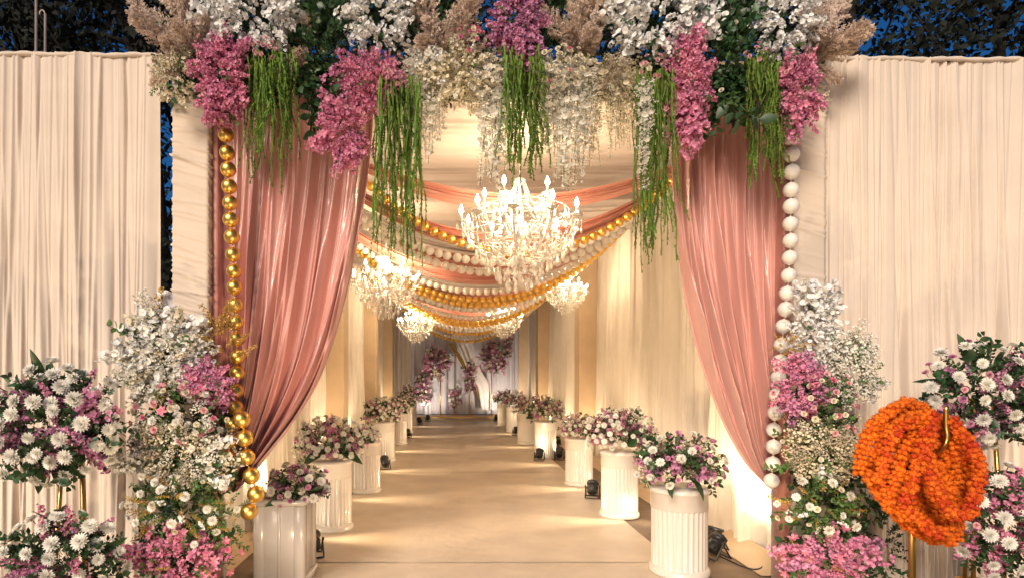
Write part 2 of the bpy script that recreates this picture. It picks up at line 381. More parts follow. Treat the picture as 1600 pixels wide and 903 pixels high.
satin_curtain([(1048, 120), (1050, 210), (1053, 310), (1064, 420), (1085, 530), (1108, 610), (1132, 674), (1160, 724), (1192, 756)],
              [(1229, 120), (1229, 210), (1229, 300), (1228, 400), (1226, 490), (1223, 570), (1220, 634), (1217, 688), (1214, 736)], 4.32, 'long rose satin curtain tied back right of the walk', 2, -1)

# ------------------------------------------------------------------ ball garlands
def ball_mesh(name, m, u, v, dent=False):
    g = G(); g.add(*sphere(1, u, v))
    g.add(*lathe([(.16, .96), (.17, 1.03), (.10, 1.06)], 8)); g.add(*lathe([(.10, -1.06), (.17, -1.03), (.16, -.96)], 8)); return g.mesh(name, m)
BALL = {('gold', 0): ball_mesh('gold_ball', X['gold'], 24, 16), ('pearl', 0): ball_mesh('white_ball', X['pearl'], 24, 16),
        ('gold', 1): ball_mesh('gold_ball', X['gold'], 14, 9), ('pearl', 1): ball_mesh('white_ball', X['pearl'], 14, 9)}
def garland(kind, pts, dia, pitch, label, group, name, lod=0, jit=.0):
    P, L = spline(pts, 400); n = max(2, int(L/pitch)); s = np.linspace(0, 399, n+1)
    o = empty(name, tuple(P[0]), label, 'ball garland', group)
    g = G(); g.add(*tube(P[::10], .004, 5)); g.build('cord', X['cord'], o)
    for k in range(n+1):
        i = int(min(399, max(0, s[k]+rng.normal(0, .35)))); p = P[i]; d = P[min(i+3, 399)]-P[max(i-3, 0)]
        p = p+rng.normal(0, jit, 3)
        inst('ball', BALL[(kind, lod)], o, basis(tuple(d+rng.normal(0, .03, 3)*np.linalg.norm(d)), rng.uniform(0, 6.28), dia/2*rng.uniform(.97, 1.03), p))
    return o
garland('gold', [at(*p, 4.06) for p in ((352, 160), (355, 240), (360, 330), (365, 420), (369, 500), (371, 560), (370, 610), (365, 660), (358, 705), (354, 742))], .108, .1185, 'long string of gold balls down the left rose curtain', 'front ball strings', 'ball_string', jit=.002)
garland('gold', [at(*p, 3.78) for p in ((378, 655), (383, 690), (386, 717), (393, 744), (400, 770), (389, 799))], .113, .116, 'short tail of large gold balls ending by the left square pedestal', 'front ball strings', 'ball_string')
garland('pearl', [at(*p, 4.06) for p in ((1238, 190), (1236, 260), (1235, 340), (1233, 420), (1227, 490), (1219, 560), (1212, 630), (1209, 690), (1206, 752))], .105, .1200, 'long string of white balls down the right rose curtain', 'front ball strings', 'ball_string', jit=.002)

# ------------------------------------------------------------------ swags under the ceiling
def para(d, zl, xc=.42, k=None, xl=XL+.03, xr=XR-.03, top=ZC-.02, n=21, tilt=0., dy=0.):
    k = k or (top-zl)/((xr-xc)**2)
    P = []
    for x in np.linspace(xl, xr, n):
        z = zl+k*(x-xc)**2+tilt*(x-xc)
        if z <= top+.02: P.append((x, d+dy*math.sin((x-xl)/(xr-xl)*math.pi), z))
    return P
def cloth_swag(d, zl, label, seed, xc=.42, width=.32, k=None, m='satin_sw'):
    P = np.array(para(d, zl, xc, k, n=90)); r = np.random.default_rng(seed); nv = 40
    v = np.linspace(0, 1, nv); Pn = np.zeros((len(P), nv, 3)); u = np.linspace(0, 1, len(P))
    c = r.uniform(0, 1, 11); wd = r.uniform(.03, .09, 11); hh = r.uniform(.4, 1, 11)
    for j in range(nv):
        prof = sum(hh[k_]*np.exp(-((v[j]+.05*np.sin(u*5+k_)-c[k_])/wd[k_])**2) for k_ in range(11))
        spread = .35+.65*np.sin(np.pi*np.clip(u, 0, 1))**.7
        Pn[:, j, 0] = P[:, 0]; Pn[:, j, 1] = P[:, 1]-.045*prof*spread+.16*(v[j]-.5)*spread
        Pn[:, j, 2] = P[:, 2]+width*spread*(1-v[j])
        Pn[:, j, 2] = np.minimum(Pn[:, j, 2], ZC-.01+0*u)
    g = G(); g.add(*grid(Pn)); o = empty('cloth_swag', tuple(P[len(P)//2]), label, 'swag', 'rose cloth swags under the ceiling'); g.build('cloth', X[m], o)
SW = [(6.32, 3.43, .76, .14), (6.6, 3.05, .6, .17), (7.4, 3.00, .48, .15), (8.4, 2.95, .42, .20), (10.3, 2.93, .42, .18), (13.4, 2.9, .42, .2), (16.3, 2.88, .42, .2)]
for k, (d, zl, xc, wd) in enumerate(SW): cloth_swag(d, zl, f'rose satin swag hung across the ceiling, {ORD[k]} from the entrance', 200+k, xc, wd)
cloth_swag(7.15, 3.10, 'white cloth swag hung across the ceiling behind the second rose swag', 261, .5, .16, m='white')
cloth_swag(9.4, 2.98, 'white cloth swag hung across the ceiling behind the fourth rose swag', 262, .42, .18, m='white')
GB = [(6.42, 2.97, .73, .275, 0), (8.9, 2.78, .42, None, 0), (9.1, 2.72, .42, None, 0), (12.2, 2.74, .42, None, 1), (12.45, 2.70, .4, None, 1), (15.0, 2.70, .42, None, 1), (17.8, 2.68, .42, None, 1)]
for k, (d, zl, xc, kk, lod) in enumerate(GB): garland('gold', para(d, zl, xc, kk), .104, .106, f'gold ball garland hung across the ceiling, {ORD[k]} from the entrance', 'gold ball garlands under the ceiling', 'ball_garland', lod)
WB = [(6.8, 2.95, .52, None, 0), (7.0, 2.86, .52, None, 0), (8.6, 2.86, .42, None, 0), (9.7, 2.72, .42, None, 1), (11.6, 2.78, .42, None, 1), (13.0, 2.70, .4, None, 1), (14.4, 2.74, .42, None, 1), (17.0, 2.72, .42, None, 1)]
for k, (d, zl, xc, kk, lod) in enumerate(WB): garland('pearl', para(d, zl, xc, kk), .104, .106, f'white ball garland hung across the ceiling, {ORD[k]} from the entrance', 'white ball garlands under the ceiling', 'ball_garland', lod)

# ------------------------------------------------------------------ flower templates
def petal(w_, l, cup, base=.12, tipz=0.):
    return np.array([(-w_*base, 0, 0), (w_*base, 0, 0), (w_*.46, l*.45, cup*.6), (w_*.5, l*.7, cup), (w_*.28, l*.93, cup+tipz*.7), (0, l, cup+tipz), (-w_*.28, l*.93, cup+tipz*.7), (-w_*.5, l*.7, cup), (-w_*.46, l*.45, cup*.6)]), [(0, 1, 2, 3, 4, 5, 6, 7, 8)]
def petal5(w_, l, cup):
    return np.array([(-w_*.2, 0, 0), (w_*.2, 0, 0), (w_*.5, l*.65, cup), (0, l, cup*.7), (-w_*.5, l*.65, cup)]), [(0, 1, 2, 3, 4)]
def rotz(a): return Matrix.Rotation(a, 4, 'Z')
def flower(n, w_, l, cup, layers=((1, 0, 0, 0),), eye=0., eyem=1, simple=False, jit=.0, tipz=0.):
    g = G()
    for (sc_, tilt, off, zz) in layers:
        V, F = (petal5(w_*sc_, l*sc_, cup) if simple else petal(w_*sc_, l*sc_, cup, tipz=tipz))
        for k in range(n):
            M_ = rotz(2*math.pi*(k+off)/n+rng.normal(0, jit)) @ Matrix.Translation((0, .004*0, zz)) @ Matrix.Rotation(tilt+rng.normal(0, jit), 4, 'X')
            g.put((V, F, [0]), M_)
    if eye: g.put((*lathe([(eye, 0), (eye*.9, eye*.5), (eye*.3, eye*.8)], 7), [eyem]*(7*2+2)), Matrix.Translation((0, 0, .003)))
    return g.tpl()
F_ORCH = [flower(5, .044, .039, .006, ((1, .25+t, 0, 0),), .004, jit=.12) for t in (0, .15, -.2)]
F_STAR = [flower(5, .015, .022, .003, ((1, .5+t, 0, 0),), 0, simple=True, jit=.15) for t in (0, .25)]
F_SMALL = [flower(4, .020, .018, .004, ((1, .4+t, 0, 0),), 0, simple=True, jit=.15) for t in (0, .3)]
F_MUM = flower(17, .017, .05, .005, ((1, .12, 0, 0), (.9, .38, .5, .003), (.72, .65, .2, .006), (.5, .95, .7, .008)), .010, jit=.07, simple=True)
F_ROSE = flower(5, .042, .036, .012, ((1, .25, 0, 0), (.85, .65, .5, .003), (.6, 1.0, .2, .006), (.42, 1.25, .6, .008)), 0, jit=.1, tipz=-.006)
F_LILY = flower(6, .022, .045, .006, ((1, .45, 0, 0),), .004, jit=.1, tipz=-.006)
def leaf_t(w_, l, bend=.2, fold=.25):
    V = []; 
    for t, ww in ((0, .08), (.2, .7), (.45, 1), (.7, .75), (.88, .38)):
        z = -bend*l*t*t
        V += [(-w_*.5*ww, l*t, z+fold*w_*.5*ww), (0, l*t, z), (w_*.5*ww, l*t, z+fold*w_*.5*ww)]
    V.append((0, l, -bend*l)); F = []
    for i in range(4):
        a = i*3; F += [(a, a+1, a+4, a+3), (a+1, a+2, a+5, a+4)]
    F += [(12, 13, 15), (13, 14, 15)]
    return np.array(V, float), F, [0]*len(F)
def stemcurve(L, bend, n=8, az=None):
    az = rng.uniform(0, 6.28) if az is None else az; t = np.linspace(0, 1, n)
    return np.stack([math.cos(az)*bend*L*t**2, math.sin(az)*bend*L*t**2, L*t*(1-.3*bend*t)], 1)
def P_at(P, t):
    q = t*(len(P)-1); i = min(int(q), len(P)-2); f = q-i; d = P[i+1]-P[i]
    return P[i]*(1-f)+P[i+1]*f, d/np.linalg.norm(d)
def side_dir(d, ang, lift):
    a = Vector(d); u = a.orthogonal().normalized(); v = a.cross(u)
    return (u*math.cos(ang)+v*math.sin(ang)+a*lift).normalized()
LIB = {}
def lib(key, fn, n): LIB[key] = [fn(i) for i in range(n)]
def spray(L, bend, nfl, tpls, mats, rad, fs, t0=.2, lift=.3, bud=True, stemr=.0022, twigs=0, leaf=0):
    def fn(i):
        g = G(); P = stemcurve(L*rng.uniform(.85, 1.1), bend*rng.uniform(.3, 1.3)); g.add(*tube(P, np.linspace(stemr, stemr*.4, len(P)), 4), mi=len(mats)-1)
        for k in range(nfl):
            t = t0+(1-t0)*(k+rng.random())/nfl; p, d = P_at(P, min(t, .999)); a = k*2.4+rng.normal(0, .4)
            sd = side_dir(d, a, lift+rng.normal(0, .25)); r_ = rad*(1.15-.75*t)*rng.uniform(.4, 1.15)
            q = Vector(p)+sd*r_
            g.add(*tube([p, q], .0011, 3, False), mi=len(mats)-1)
            f = tpls[rng.integers(len(tpls))]; s = fs*rng.uniform(.75, 1.15)*(1.1-.45*t if bud else 1)
            fd = (sd+Vector(rng.normal(0, .35, 3))).normalized()
            g.put(f, basis(fd, rng.uniform(0, 6.28), s, q))
        for k in range(leaf):
            p, d = P_at(P, rng.uniform(.05, .6)); sd = side_dir(d, rng.uniform(0, 6.28), .5)
            g.put(LEAF_S, basis(sd, rng.uniform(0, 6.28), 1, p) @ Matrix.Rotation(R(-90), 4, 'X').inverted(), mi=len(mats)-1)
        return g.mesh('spray', mats)
    return fn
LEAF_S = leaf_t(.022, .05)
lib('orchid', spray(.34, .25, 15, F_ORCH, [X['opetal'], X['yellow'], X['stem']], .05, 1.0), 5)
lib('cream', spray(.30, .2, 20, F_ORCH, [X['cpetal'], X['yellow'], X['stem']], .045, .8), 4)
lib('pink', spray(.26, .2, 32, F_STAR, [X['pink'], X['stem']], .055, 1.7, .12), 5)
lib('mauve', spray(.26, .2, 32, F_STAR, [X['mauve'], X['stem']], .05, 1.6, .12), 5)
lib('spike', spray(.32, .25, 44, F_STAR, [X['mauve'], X['stem']], .026, 1.0, .25), 4)
lib('spikep', spray(.32, .25, 44, F_STAR, [X['pink'], X['stem']], .026, 1.0, .25), 4)
lib('breath', spray(.30, .25, 44, F_SMALL, [X['cpetal'], X['stem']], .08, 1.15, .15, leaf=4), 5)
lib('breathw', spray(.34, .25, 44, F_SMALL, [X['wpetal'], X['stem']], .08, 1.4, .2, leaf=3), 5)
lib('taupe', spray(.26, .2, 55, F_SMALL, [X['tpetal'], X['stem']], .07, 1.0, .1), 4)
lib('golddry', spray(.36, .3, 50, F_SMALL, [X['gdry'], X['gdry']], .04, .9, .2), 4)
def branch(leafm, n, lw, ll, L=.34):
    def fn(i):
        g = G(); P = stemcurve(L, rng.uniform(.1, .5)); g.add(*tube(P, np.linspace(.003, .001, len(P)), 4), mi=1); T = leaf_t(lw, ll)
        for k in range(n):
            p, d = P_at(P, min(.12+.88*(k+.5)/n, .999)); sd = side_dir(d, k*2.4+rng.normal(0, .3), .55)
            g.put(T, basis(sd, rng.uniform(0, 6.28), rng.uniform(.7, 1.15), p) @ Matrix.Rotation(R(90), 4, 'X'))
        return g.mesh('branch', [X[leafm], X['stem']])
    return fn
lib('leafy', branch('leaf', 16, .045, .065), 4)
lib('leafyl', branch('leaf2', 16, .034, .055, .28), 4)
lib('fern', branch('leaf2', 30, .016, .06, .30), 3)
def frond(i):
    g = G(); P = stemcurve(.42, .35, 12); g.add(*tube(P, np.linspace(.004, .001, 12), 4), mi=0)
    for k in range(26):
        p, d = P_at(P, .15+.85*k/26); sd = side_dir(d, 0 if k % 2 else math.pi, .8); T = leaf_t(.016, .15*math.sin(.4+2.4*k/26)+.02, .3)
        g.put(T, basis(sd, 0, 1, p) @ Matrix.Rotation(R(90), 4, 'X'))
    return g.mesh('frond', [X['leaf']])
lib('frond', frond, 3)
def bigleaf(i):
    g = G(); g.put(leaf_t(.085, .30, .25, .3), Matrix.Rotation(R(90), 4, 'X')); return g.mesh('leaf', [X['leaf']])
lib('bigleaf', bigleaf, 2)
def pampas(i):
    g = G(); L = .46; P = stemcurve(L, .35, 14); g.add(*tube(P, np.linspace(.004, .001, 14), 4), mi=0)
    V = []; F = []; nv = 0
    for k in range(90):
        t = .12+.88*k/90; p, d = P_at(P, min(t, .999)); env = .10*math.sin(math.pi*min(1, (t-.1)*.93+.14))**.7+.014
        sd = side_dir(d, k*2.4+rng.normal(0, .5), rng.uniform(.7, 1.5)); q0 = Vector(p); Lb = env*rng.uniform(.75, 1.2)
        tip = q0+sd*Lb
        for m_ in range(34):       # each side tuft is a small fluffy lobe
            s = rng.uniform(.35, 1.0); b = q0+sd*Lb*s; hd = (sd*.6+Vector(rng.normal(0, .75, 3))+Vector(d)*.35).normalized(); ln = rng.uniform(.012, .028)*(1.25-.4*s)
            u = hd.orthogonal().normalized()*.0036; e = b+hd*ln
            V += [tuple(b-u*.5), tuple(b+u*.5), tuple(b+hd*ln*.6+u), tuple(e), tuple(b+hd*ln*.6-u)]; F.append((nv, nv+1, nv+2, nv+3, nv+4)); nv += 5
    g.add(V, F); return g.mesh('plume', [X['pampas']])
lib('pampas', pampas, 4)
def amaranth(i):
    g = G(); L = 1.0; n = 34; t = np.linspace(0, 1, n); a, b = rng.uniform(0, 6.28, 2)
    P = np.stack([.034*np.sin(t*3+a)*t+.010*np.sin(t*13+b), .034*np.cos(t*2.6+b)*t+.009*np.cos(t*11+a), -L*t], 1)
    r = .0066*(1-.5*t)*(1+.35*np.sin(np.arange(n)*2.3)); g.add(*tube(P, r, 5))
    for k in range(110):
        p, d = P_at(P, rng.uniform(.03, .99)); sd = side_dir(d, rng.uniform(0, 6.28), .9); q = Vector(p)+sd*rng.uniform(.014, .026); u = sd.orthogonal().normalized()*.006
        g.add([tuple(Vector(p)-u), tuple(Vector(p)+u), tuple(q)], [(0, 1, 2)])
    return g.mesh('strand', [X['amar']])
lib('amaranth', amaranth, 6)
def vine(m, fs, nf):
    def fn(i):
        g = G(); n = 14; t = np.linspace(0, 1, n); a = rng.uniform(0, 6.28)
        P = np.stack([.03*np.sin(t*3+a)*t, .03*np.cos(t*2.6+a)*t, -t], 1); g.add(*tube(P, .0018, 4), mi=1)
        for k in range(nf):
            s = rng.random(); p, d = P_at(P, min(s, .999)); sd = side_dir(d, rng.uniform(0, 6.28), .2); rr = .06*(1-.8*s)*rng.uniform(.2, 1)
            g.put(F_SMALL[k % 2] if k % 9 else F_ORCH[0], basis((sd+Vector((0, 0, -.3))).normalized(), rng.uniform(0, 6), fs*(1-.4*s)*rng.uniform(.7, 1.1), Vector(p)+sd*rr), mi=0)
        return g.mesh('vine', [X[m], X['stem']])
    return fn
lib('vinew', vine('wpetal', .74, 150), 4)
lib('vinec', vine('cpetal', .70, 140), 4)
def bloom(T, mats, nm):
    g = G(); g.put(T, Matrix.Identity(4)); g.add(*tube([(0, 0, -.06), (0, 0, .002)], .003, 4), mi=len(mats)-1); return g.mesh(nm, mats)
LIB['mum'] = [bloom(F_MUM, [X['wpetal'], X['yellow'], X['stem']], 'chrysanthemum')]
LIB['rose'] = [bloom(F_ROSE, [X['blush'], X['stem']], 'blossom')]
LIB['roseh'] = [bloom(F_ROSE, [X['hot'], X['stem']], 'blossom')]
LIB['rosec'] = [bloom(F_ROSE, [X['cpetal'], X['stem']], 'blossom')]
LIB['rosem'] = [bloom(F_ROSE, [X['mauve'], X['stem']], 'blossom')]
LIB['lily'] = [bloom(F_LILY, [X['hot'], X['yellow'], X['stem']], 'blossom')]
NAT = {'orchid': .36, 'cream': .32, 'pink': .28, 'mauve': .28, 'spike': .32, 'spikep': .32, 'breath': .33, 'breathw': .37, 'taupe': .28, 'golddry': .36, 'leafy': .36, 'leafyl': .3, 'fern': .32, 'frond': .44, 'bigleaf': .3, 'pampas': .5}
NM = {'orchid': 'orchid_spray', 'cream': 'cream_spray', 'pink': 'pink_spray', 'mauve': 'mauve_spray', 'spike': 'flower_spike', 'spikep': 'flower_spike', 'breath': 'filler_spray', 'breathw': 'white_spray', 'taupe': 'dried_spray', 'golddry': 'gold_dried_spray',
      'leafy': 'leaf_branch', 'leafyl': 'leaf_branch', 'fern': 'fern_frond', 'frond': 'palm_frond', 'bigleaf': 'leaf', 'pampas': 'pampas_plume', 'mum': 'chrysanthemum', 'rose': 'blossom', 'roseh': 'blossom', 'rosec': 'blossom', 'rosem': 'blossom', 'lily': 'blossom', 'amaranth': 'hanging_strand', 'vinew': 'hanging_vine', 'vinec': 'hanging_vine'}
BLOOM = {'mum': 1., 'rose': 1., 'roseh': 1., 'rosec': 1., 'rosem': 1., 'lily': 1.}

def rdir(front=.25, zmin=-1.):
    while True:
        v = rng.normal(0, 1, 3); v /= np.linalg.norm(v)
        if v[1] < front and v[2] > zmin: return v
def arrange(o, C, rad, spec, front=.25, zmin=-1., bias=(0, 0, 0), inner=.2, dens=1., wild=.10):
    """fill an ellipsoid round C with sprays (rooted inside, tips at the surface) and blooms (at the surface)"""
    C = np.array(C); rad = np.array(rad); bias = np.array(bias)
    for key, cnt, size in spec:
        cnt = int(round(cnt*dens)) if key not in BLOOM else cnt; used = []
        for _ in range(cnt):
            best = None
            for _t in range(6):
                n = rdir(front if key not in BLOOM else min(front, .05), zmin)
                dm = min([np.linalg.norm(n-q) for q in used], default=9)
                if best is None or dm > best[0]: best = (dm, n)
            n = best[1]; used.append(n)
            me = LIB[key][rng.integers(len(LIB[key]))]
            if key in BLOOM:
                p = C+n*rad*rng.uniform(.78, 1.0); fd = n/ (rad/np.max(rad)); fd = fd/np.linalg.norm(fd)+np.array((0, -.45, .12))+rng.normal(0, .2, 3)
                M_ = basis(tuple(fd), rng.uniform(0, 6.28), size*rng.uniform(.78, 1.12), p)
            else:
                b = C+n*rad*inner*rng.uniform(.3, 1.2)+rng.normal(0, .04, 3)*rad; e = C+n*rad*(rng.uniform(.78, 1.06) if rng.random() < .8 else rng.uniform(1.04, 1.06+wild))+bias*np.linalg.norm(rad)*.5
                v = e-b; ln = np.linalg.norm(v); s = min(max(ln/NAT[key], .45), 1.6)*size
                b2 = e-v/ln*s*NAT[key] if s*NAT[key] < ln else b
                M_ = basis(tuple(v/ln+rng.normal(0, .12, 3)), rng.uniform(0, 6.28), s, b2)
            inst(NM[key], me, o, M_)
    return o
def bunch(name, label, cat, group, px, py, rx, ry, d, spec, depth=.16, dens=1.45, **kw):
    C = at(px, py, d); q = d/FPX
    o = empty(name, tuple(C), label, cat, group)
    return arrange(o, C, (rx*q, depth, ry*q), spec, dens=dens, wild=.26, **kw)

# ------------------------------------------------------------------ flowers over the entrance
TG = 'flower bunches along the top of the entrance'
D0 = 4.02
def plumes(label, root, tips, d, sizes=1.):
    r0 = at(*root, d+.1); o = empty('pampas_bunch', tuple(r0), label, 'pampas grass', 'pampas bunches on the entrance')
    for (px, py, dd) in tips:
        e = at(px, py, dd); b = at(root[0]+rnd.uniform(-14, 14), root[1]+rnd.uniform(-14, 14), d+.08); v = e-b; s = max(v.length/.47, .55)
        inst('pampas_plume', LIB['pampas'][rnd.randrange(4)], o, basis(tuple(v), rnd.uniform(0, 6.28), s, tuple(b)))
plumes('pampas plumes fanning out left of the entrance top', (305, 85), [(185, 32, 3.95), (205, 60, 4.0), (228, 0, 4.1), (258, -20, 4.0), (290, -30, 4.05), (225, 110, 4.05), (250, 40, 3.85), (275, 20, 3.85), (318, 5, 3.85), (235, 85, 3.9), (300, 10, 4.15), (262, 75, 3.85)], 4.0)
plumes('pampas plumes fanning out right of the entrance top', (1262, 95), [(1350, 46, 3.98), (1333, 22, 4.05), (1300, -15, 4.0), (1320, 85, 4.0), (1292, 20, 3.85), (1312, 52, 3.88), (1308, 118, 4.02), (1335, 66, 3.92), (1290, -30, 4.1)], 4.0)
plumes('pampas tuft between white orchids and leaves, top left', (470, 90), [(450, 15, 3.9), (478, 20, 3.95), (440, 60, 3.9), (462, 130, 3.86), (482, 110, 3.88)], 4.0)
plumes('pampas plumes left of the hot pink blossoms', (690, 105), [(640, -15, 4.0), (668, -25, 3.95), (700, -20, 3.9), (735, -15, 3.95), (760, 5, 4.0), (650, 40, 3.85), (690, 30, 3.8), (725, 30, 3.85), (640, 75, 3.85)], 4.0)
plumes('pampas plumes right of the purple bunch above the walk', (905, 105), [(855, -10, 4.0), (880, -30, 3.95), (912, -30, 3.9), (940, -15, 3.95), (962, 15, 4.0), (868, 35, 3.85), (905, 25, 3.8), (938, 40, 3.85), (955, 60, 3.88), (870, 70, 3.85)], 4.0)
# dark leafy base
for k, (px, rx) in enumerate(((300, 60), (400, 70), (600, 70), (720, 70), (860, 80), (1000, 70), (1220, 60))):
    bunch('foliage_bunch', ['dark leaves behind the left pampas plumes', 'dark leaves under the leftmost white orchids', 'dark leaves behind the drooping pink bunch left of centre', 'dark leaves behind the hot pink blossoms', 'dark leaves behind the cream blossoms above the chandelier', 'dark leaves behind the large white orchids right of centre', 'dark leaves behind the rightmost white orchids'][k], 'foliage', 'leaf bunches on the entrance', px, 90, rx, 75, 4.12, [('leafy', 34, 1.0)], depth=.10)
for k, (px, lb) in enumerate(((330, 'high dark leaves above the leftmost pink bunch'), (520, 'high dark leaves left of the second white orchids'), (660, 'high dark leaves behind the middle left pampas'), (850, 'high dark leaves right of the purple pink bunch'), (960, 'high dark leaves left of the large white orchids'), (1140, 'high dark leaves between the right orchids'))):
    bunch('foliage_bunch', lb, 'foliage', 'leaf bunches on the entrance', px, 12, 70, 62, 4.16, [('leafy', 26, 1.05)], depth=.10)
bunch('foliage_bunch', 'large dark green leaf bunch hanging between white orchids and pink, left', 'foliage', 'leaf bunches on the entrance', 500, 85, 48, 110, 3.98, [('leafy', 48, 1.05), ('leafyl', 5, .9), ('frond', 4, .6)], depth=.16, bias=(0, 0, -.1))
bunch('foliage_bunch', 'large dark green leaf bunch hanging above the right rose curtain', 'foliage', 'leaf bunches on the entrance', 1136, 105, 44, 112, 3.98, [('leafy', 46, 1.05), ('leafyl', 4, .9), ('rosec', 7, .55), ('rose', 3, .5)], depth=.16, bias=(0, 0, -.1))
orch = [(398, 22, 88, 70, 'white orchids at the top left beside the pampas'), (592, 28, 66, 74, 'white orchids above the drooping pink bunch'), (1030, 34, 98, 78, 'large mass of white orchids right of centre'), (1222, 34, 66, 78, 'white orchids at the top right beside the pampas')]
for (px, py, rx, ry, lb) in orch:
    bunch('orchid_bunch', lb, 'orchids', TG, px, py, rx, ry, 3.92, [('orchid', int(rx*.85), .80), ('leafy', 6, .7)], depth=.17, front=.15, bias=(0, 0, .08), inner=.35)
bunch('white_blossom_bunch', 'cream white blossoms under the left pampas plumes', 'flowers', TG, 274, 124, 46, 52, 3.95, [('cream', 24, .75), ('leafyl', 5, .6)], depth=.13)
bunch('white_blossom_bunch', 'small cream blossoms at the right end under the pampas', 'flowers', TG, 1278, 160, 18, 18, 4.0, [('cream', 8, .5)], depth=.08)
pk = [(346, 118, 52, 84, 40, 'pink flower bunch above the gold ball string'), (578, 118, 64, 54, 32, 'wide pink flower bunch left of centre'), (542, 202, 52, 74, 30, 'drooping tip of pink flowers over the left rose curtain'), (806, 40, 54, 70, 34, 'purple pink bunch above the middle green strands'), (1077, 132, 40, 92, 34, 'pink flower bunch hanging left of the right leaf bunch'), (1246, 142, 38, 74, 28, 'pink flower bunch above the white ball string')]
for k, (px, py, rx, ry, n, lb) in enumerate(pk):
    bunch('pink_flower_bunch', lb, 'flowers', TG, px, py, rx, ry, 3.88, [('mauve' if k in (3,) else 'pink', n, .85), ('leafyl', 3, .8), ('spikep', 5, .9), ('rose', 3, .45)], depth=.14, front=.2, bias=(-.12 if k == 2 else 0, 0, -.12), inner=.25)
bunch('pink_blossom_cluster', 'rounded light pink blossoms under the top left orchids', 'flowers', TG, 415, 80, 20, 17, 3.78, [('rose', 12, .55)], depth=.07)
bunch('pink_blossom_cluster', 'hot pink blossoms beside the middle pampas', 'flowers', TG, 735, 60, 24, 20, 3.76, [('roseh', 13, .5), ('rosec', 4, .5)], depth=.07)
bunch('pink_blossom_cluster', 'light pink blossoms at the right edge of the wide pink bunch', 'flowers', TG, 618, 112, 20, 22, 3.72, [('rose', 12, .5)], depth=.06)
bunch('pink_blossom_cluster', 'light pink blossoms under the large white orchids', 'flowers', TG, 1020, 104, 20, 20, 3.74, [('rose', 10, .5), ('rosec', 3, .5)], depth=.06)
bunch('pink_blossom_cluster', 'pink blossoms among the leaves left of the rightmost orchids', 'flowers', TG, 1182, 85, 20, 18, 3.78, [('rose', 8, .5)], depth=.06)
bunch('cream_blossom_cluster', 'round cream blossoms right of the middle green strands', 'flowers', TG, 882, 105, 46, 34, 3.82, [('cream', 14, .6), ('rosec', 24, .6), ('roseh', 3, .5), ('leafyl', 5, .5)], depth=.08)
bunch('cream_blossom_cluster', 'cream orchids above the white vines left of the middle strands', 'flowers', TG, 722, 112, 72, 52, 3.84, [('cream', 38, .75), ('taupe', 8, .6), ('orchid', 10, .6), ('leafyl', 5, .6)], depth=.10)
bunch('dried_flower_bunch', 'taupe dried flowers right of the round cream blossoms', 'flowers', TG, 955, 125, 36, 46, 3.86, [('taupe', 20, .8), ('breath', 8, .7)], depth=.10, bias=(0, 0, -.1))

def hang(name, label, group, cat, px0, px1, py0, py1, d, n, key, jit=.35, curve=0., depth=.10, wid=1.):
    o = empty(name, tuple(at((px0+px1)/2, py0, d)), label, cat, group)
    for k in range(n):
        u = (k+rnd.random())/n; px = px0+(px1-px0)*u
        ln = (py1-py0)*(1-jit*abs(rnd.gauss(0, .55)))*(1-curve*abs(2*u-1)**2); ln = max(ln, 30)
        p = at(px, py0+rnd.uniform(-14, 14), d+rnd.uniform(-depth, depth))
        me = LIB[key][rnd.randrange(len(LIB[key]))]; L = ln*d/FPX
        M_ = Matrix.Translation(p) @ Matrix.Rotation(rnd.gauss(0, .03), 4, 'Y') @ Matrix.Rotation(rnd.gauss(0, .03), 4, 'X') @ Matrix.Rotation(rnd.uniform(0, 6.28), 4, 'Z') @ Matrix.Diagonal((*[wid*rnd.uniform(.6, 1.35)]*2, L, 1))
        inst(NM[key], me, o, M_)
HG = 'hanging green strands'
hang('hanging_greenery', 'green hanging strands over the left rose curtain', HG, 'greenery', 386, 462, 88, 300, 3.86, 52, 'amaranth', .75, .1)
hang('hanging_greenery', 'longest green hanging strands at the left edge of the opening', HG, 'greenery', 588, 657, 130, 425, 3.86, 58, 'amaranth', .6)
hang('hanging_greenery', 'green hanging strands above the chandelier', HG, 'greenery', 784, 850, 80, 292, 3.84, 52, 'amaranth', .6)
hang('hanging_greenery', 'green hanging strands at the right edge of the opening', HG, 'greenery', 992, 1052, 120, 412, 3.86, 50, 'amaranth', .65)
hang('hanging_greenery', 'green hanging strands over the right rose curtain', HG, 'greenery', 1166, 1222, 92, 302, 3.86, 46, 'amaranth', .65)
VG = 'hanging white vines'
hang('hanging_vines', 'white vines left of the opening beside the long green strands', VG, 'vines', 634, 692, 85, 262, 3.95, 22, 'vinew', .5, .2)
hang('hanging_vines', 'short cream vines left of centre over the ceiling', VG, 'vines', 684, 762, 100, 178, 3.92, 20, 'vinec', .3)
hang('hanging_vines', 'long white vines left of the middle green strands', VG, 'vines', 748, 796, 95, 305, 3.93, 15, 'vinew', .55)
hang('hanging_vines', 'thick white vines right of the middle green strands', VG, 'vines', 844, 926, 100, 300, 3.92, 34, 'vinew', .45, .3)
hang('hanging_vines', 'cream vines below the dried taupe flowers', VG, 'vines', 930, 1008, 105, 248, 3.92, 26, 'vinec', .4)
hang('hanging_vines', 'single row of white vines beside the right green strands', VG, 'vines', 1000, 1016, 130, 300, 3.72, 4, 'vinew', .3, 0, .03)

# ------------------------------------------------------------------ flower columns beside the entrance
CG = 'flower bunches of the side columns'
def column(sx, cx, mirror):
    f = lambda px: px
    side = 'left' if mirror < 0 else 'right'
    return side
